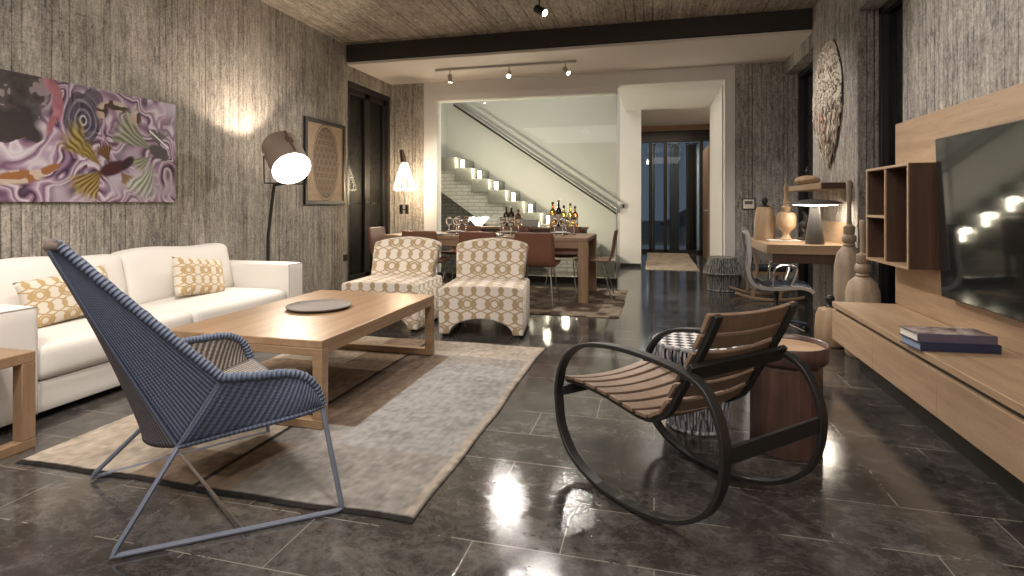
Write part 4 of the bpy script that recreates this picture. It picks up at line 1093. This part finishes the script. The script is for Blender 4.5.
for x, y, w in seats:
    sd = 1 if y < 6.8 else -1
    lb = 'white plate with a folded napkin at the ' + w + ' of the dining table'
    if p0 is None: p0 = plate(lb, (x, y, TZ))
    else: dup(p0, (x, y, TZ), 0, lb)
    for q, dx in (('left', .10), ('right', .20)):
        lb = 'clear wine glass, the ' + q + ' one of two at the ' + w
        loc = (x + dx, y + sd * .17, TZ)
        if g0 is None: g0 = glass_(lb, loc)
        else: dup(g0, loc, 0, lb)
# narrow sideboard with bottles
t = thing('bar_console', 'narrow dark brown console table behind the dining table, carrying the bottles', 'console', (-1.86, 7.84, 0))
b = MB(); b.box(-.95, .95, -.14, .14, .79, .82); b.build('console_top', M['table'], t, .003)
b = MB(); b.box(-.93, .93, -.12, .12, .72, .79); b.build('apron', M['wenge'], t)
for sx in (-1, 1):
    for sy in (-1, 1): b = MB(); b.box(sx * .91 - .02, sx * .91 + .02, sy * .11 - .02, sy * .11 + .02, 0, .72); b.build('leg', M['wenge'], t)
def bottle(label, x, y, h, r, body, capm, neck=.30):
    t = thing('bottle', label, 'bottle', (x, y, .82), 0, 'bottles on the bar console')
    b = MB(); sh = h * (1 - neck)
    b.lathe([(r * .9, 0), (r, .008), (r, sh * .85), (r * .8, sh * .95), (r * .36, sh * 1.05), (r * .30, h - .03), (r * .36, h - .02), (0, h - .018)], 20); b.build('bottle_body', body, t, angle=50)
    b = MB(); b.lathe([(r * .40, h - .035), (r * .40, h), (0, h + .001)], 14); b.build('cap', capm, t)
    b = MB(); b.lathe([(r * 1.01, sh * .28), (r * 1.01, sh * .68)], 20, caps=False); b.build('bottle_label', M['paper'], t)
bottle('dark wine bottle at the left of the left bottle cluster', -2.10, 7.86, .29, .042, M['darkglass'], M['black'])
bottle('dark bottle with a pale cap in the middle of the left bottle cluster', -2.01, 7.80, .31, .044, M['darkglass'], M['china'])
bottle('squat brown bottle at the right of the left bottle cluster', -1.92, 7.86, .25, .046, M['amber'], M['black'])
bottle('tall amber whisky bottle, leftmost of the right bottle cluster', -1.40, 7.80, .36, .046, M['amber'], M['black'])
bottle('tallest dark red bottle behind the amber whisky bottle', -1.33, 7.89, .385, .042, M['darkglass'], M['leather'])
bottle('golden spirit bottle in the middle of the right cluster', -1.24, 7.80, .31, .044, M['goldglass'], M['black'])
bottle('pale golden bottle with a long neck in the right cluster', -1.16, 7.88, .34, .040, M['goldglass'], M['wenge'], .38)
bottle('short amber bottle, rightmost of the right bottle cluster', -1.08, 7.80, .30, .042, M['amber'], M['black'])
t = thing('glowing_bowl', 'crumpled white glowing bowl lamp on the bar console', 'lamp', (-2.52, 7.84, .82))
b = MB()
def cr(u, v):
    a = 2 * PI * u; r = (.04 + .10 * v) * (1 + .14 * v * math.sin(7 * a)); return (r * math.cos(a), r * .8 * math.sin(a), .005 + .12 * v + .014 * v * math.cos(5 * a))
b.grid(cr, 56, 8); b.build('bowl_shade', emit('soft_glow', (1, .93, .8), 3.5), t, solid=.004)
b = MB(); b.lathe([(.04, 0), (.045, .006), (0, .007)], 20); b.build('bowl_foot', M['china'], t)
t = thing('serving_box', 'small pale box standing between the bottle clusters on the bar console', 'box', (-1.72, 7.84, .82))
b = MB(); b.box(-.11, .11, -.05, .05, 0, .10); b.build('box_body', M['steel'], t, .006)
b = MB(); b.box(-.112, .112, -.052, .052, .10, .112); b.build('lid', M['linen'], t, .003)

# ------------------------------------------------------------------ lamps
t = thing('floor_lamp', 'tall floor lamp with a tilted taupe drum shade beyond the sofa arm', 'lamp', (-3.73, 4.75, 0))
b = MB(); b.lathe([(.17, 0), (.17, .015), (.03, .025), (0, .026)], 32); b.build('lamp_base', M['black'], t)
b = MB(); b.tube([(0, 0, .02), (0, 0, .82), (.095, -.03, 1.345)], .016, 10); b.build('pole', M['black'], t)
ax = Vector((.66, -.435, -.61)).normalized(); hc = Vector((.205, 0, 1.612))    # drum axis and centre, local
sd = ax.cross(Vector((0, 0, 1))).normalized(); up = sd.cross(ax).normalized()
R3 = Matrix((sd, up, -ax)).transposed().to_4x4(); R3.translation = hc
b = MB(); b.M = R3; r, hl = .185, .20
b.lathe([(r * .96, hl), (r, -hl), (r * .985, -hl), (r * .945, hl)], 48, caps=False); b.build('lamp_shade', M['lampshade'], t)
b = MB(); b.M = R3; b.lathe([(r * .95, hl - .03), (0, hl - .03)], 40, caps=False); b.build('rear_diffuser', emit('rear_glow', (1, .85, .65), 5), t)
b = MB(); b.M = R3; b.lathe([(r * .98, -hl + .006), (0, -hl + .002)], 48, caps=False); b.build('front_diffuser', M['lampglow'], t)
b = MB(); b.M = R3
for a0 in (1.9,):
    b.box(-.012, .012, r - .002, r + .006, -hl * .8, hl * .95)
b.box(-.035, .035, r + .000, r + .005, .0, .08); b.build('shade_strap', plain('brown_strap', (.10, .065, .045), .6), t)
b = MB(); yk = [hc + sd * .205 + ax * (-.02), hc + sd * .205 + Vector((0, 0, -.26)), hc - sd * .205 + Vector((0, 0, -.26)), hc - sd * .205 + ax * (-.02)]
b.tube(yk, .008, 8); b.tube([Vector((.095, -.03, 1.335)), hc + Vector((0, 0, -.26))], .012, 8); b.build('yoke', M['black'], t)
for q in (-.20, .20): b = MB(); b.sphere(tuple(hc + sd * q - ax * .02), .016); b.build('pivot_knob', M['chrome'], t)
LC = Vector((-3.73, 4.75, 0)) + hc
lamp('SPOT', LC + ax * .24, 45, WARM, LC + ax * 2, .14, 130, .7)
lamp('SPOT', LC - ax * .22, 40, WARM, LC - ax * .22 + Vector((-.36, -.22, 1.0)), .05, 112, .3)

t = thing('cage_lamp', 'slender floor lamp with a glowing wire cage shade in the far left corner', 'lamp', (-3.66, 7.72, 0))
b = MB(); b.lathe([(.12, 0), (.12, .012), (.012, .02), (0, .021)], 28); b.build('lamp_base', M['black'], t)
b = MB(); b.tube([(-.02, 0, .015), (0, 0, 1.40)], .007, 8); b.build('pole', M['steel'], t)
b = MB(); b.box(-.075, -.03, -.02, .02, 1.0, 1.14); b.box(.02, .06, -.02, .02, 1.0, 1.14); b.box(-.03, .02, -.008, .008, 1.06, 1.075); b.build('clamp', M['dark'], t)
b = MB()
cage = [(.045, 1.77), (.075, 1.68), (.115, 1.56), (.15, 1.43), (.158, 1.37), (.12, 1.35)]
for k in range(10):
    a = 2 * PI * k / 10; b.tube([(r * math.cos(a), r * math.sin(a), z) for r, z in cage], .0035, 5)
for r, z in (cage[0], cage[2], cage[4]): b.tube([(r * math.cos(2 * PI * k / 32), r * math.sin(2 * PI * k / 32), z) for k in range(32)], .0045, 5, True)
b.build('wire_cage', M['wire'], t)
b = MB(); b.lathe([(0, 1.58), (.02, 1.59), (.028, 1.62), (.022, 1.66), (.012, 1.69), (.0, 1.70)], 18); b.build('bulb', M['lampglow'], t)
b = MB(); b.tube([(0, 0, 1.74), (-.02, 0, 1.83), (-.05, 0, 1.97)], [.05, .04, .032], 16); b.build('wooden_grip', M['wenge'], t)
lamp('POINT', (-3.66, 7.70, 1.42), 28, (1, .76, .5), size=.06)

def spotlight_part(parent, loc, dirv, body, r=.03, L_=.11, drop=.09):
    b = MB(); b.tube([loc, (loc[0], loc[1], loc[2] - drop)], .008, 8); s_ = b.build('stem', body, parent)
    e = Vector(loc) + Vector((0, 0, -drop)); dv = Vector(dirv).normalized()
    b = MB(); b.tube([e - dv * L_ * .35, e + dv * L_ * .65], r, 18); h_ = b.build('spot_head', body, parent)
    b = MB(); b.tube([e + dv * L_ * .651, e + dv * (L_ * .651 + .002)], r * .82, 18); b.build('lens', M['spotglow'], h_)
    return e + dv * (L_ + .03)
t = thing('track_light', 'pale ceiling track with three spot heads above the dining table', 'track light', (-2.0, 7.33, 3.03))
b = MB(); b.box(-1.0, 1.0, -.018, .018, -.005, .025); b.build('track', plain('pale_track', (.5, .46, .41), .4), t, .003)
M['spotbody'] = plain('champagne_spot', (.42, .36, .30), .35, .5)
for x, dv, pw, tgt in ((-.78, (0, .3, -1), 60, (-3.1, 7.9, 1.0)), (.08, (.12, -.9, -.8), 190, (-3.4, 4.3, .7)), (.86, (.75, -.55, -.9), 95, (-.3, 6.0, 0))):
    e = spotlight_part(t, (x, 0, -.005), dv, M['spotbody'])
    p = e + Vector((-2.0, 7.33, 3.03)); lamp('SPOT', p, pw, SOFT, tgt, .035, 84, .8)
t = thing('ceiling_spotlight', 'single black spotlight hanging from the concrete ceiling in front of the dark beam', 'spotlight', (-1.135, 5.55, 3.32))
b = MB(); b.box(-.03, .03, -.7, .05, -.025, 0); b.build('mounting_track', M['black'], t)
spotlight_part(t, (0, 0, -.02), (.75, -.35, -.55), M['black'], .04, .13, .17)

# ------------------------------------------------------------------ staircase behind the glass
t = thing('staircase', 'white brick staircase with glazed grey step blocks behind the glass partition', 'staircase', (-3.74, 9.3, 0))
N_, run, rise, top0 = 10, .31, .197, 1.985
for k in range(N_):
    x0 = run * k; z = top0 - rise * k
    b = MB(); b.box(x0, x0 + run + .01, -.02, 1.05, max(.0, z - .235), z); b.build('step_block', M['tile'], t, .004)
b = MB()
pts = [(0, top0 - .235)]
for k in range(N_):
    z = max(0.02, top0 - rise * k - .20); pts += [(run * k, z), (run * (k + 1), z)]
pts += [(run * N_, 0), (2.02, 0), (.0, 1.40)]
b.prism(pts, 'y', .0, 1.03); b.build('stringer_wall', M['brick_w'], t, smooth=False)
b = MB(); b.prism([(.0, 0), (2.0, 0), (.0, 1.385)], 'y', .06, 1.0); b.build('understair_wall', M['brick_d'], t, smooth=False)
b = MB(); b.box(-.25, 0.0, -.02, 1.05, 0, top0 - .02); b.build('landing', M['white'], t, smooth=False)
t = thing('stair_handrail', 'sloping steel handrail with a dark lower rail on the stairwell wall', 'handrail', (-3.82, 10.30, 3.14))
b = MB(); sl = Vector((3.17, 0, -2.14))
b.tube([Vector((.0, -.10, .07)), sl + Vector((0, -.10, .07))], .016, 10); b.build('steel_rail', M['steel'], t)
b = MB(); b.tube([Vector((0.0, -.05, .0)), sl + Vector((0, -.05, .0))], .014, 8); b.build('inner_rail', M['steel'], t)
b = MB(); b.bar([Vector((0, 0, -.03)), sl + Vector((0, 0, -.03))], (0, 1, 0), .035, .05); b.build('dark_rail', M['black'], t)
for k in range(7):
    p = sl * ((k + .5) / 7); b = MB(); b.tube([p + Vector((0, .10, -.02)), p + Vector((0, -.10, .02)), p + Vector((0, -.10, .07))], .008, 6); b.build('bracket', M['steel'], t)
M['frost'] = emit('glowing_frosted_glass', (1, .88, .68), 22)  # glow put into the glass itself, standing in for candle glare
def candle(label, x, y, z, h):
    t = thing('candle_holder', label, 'candle', (x, y, z), 0, 'candles on the stairs')
    b = MB(); b.lathe([(.028, .012), (.030, h), (.027, h), (.025, .016)], 20, caps=False); b.build('frosted_glass', M['frost'], t, angle=60)
    b = MB(); b.lathe([(.04, 0), (.04, .012), (0, .013)], 20); b.build('holder_foot', M['steel'], t)
    b = MB(); b.lathe([(.018, .014), (.018, h * .6), (.004, h * .6), (0, h * .6)], 14); w_ = b.build('wax_candle', M['wax'], t)
    b = MB(); b.lathe([(0, h * .6 + .002), (.010, h * .6 + .018), (.009, h * .6 + .03), (.003, h * .6 + .05), (0, h * .6 + .058)], 12); b.build('flame', M['flame'], w_)
    lamp('POINT', (x, y - .10, z + h + .03), 9, (1, .86, .66), size=.03)
words_ = ['topmost', 'second', 'third', 'fourth', 'fifth', 'sixth', 'seventh', 'eighth']
for k in range(1, 9):
    candle('lit candle in a frosted holder on the stairs, ' + words_[k - 1] + ' counted from the top', -3.74 + run * (k + .42), 9.335, top0 - rise * k + .001, .14)
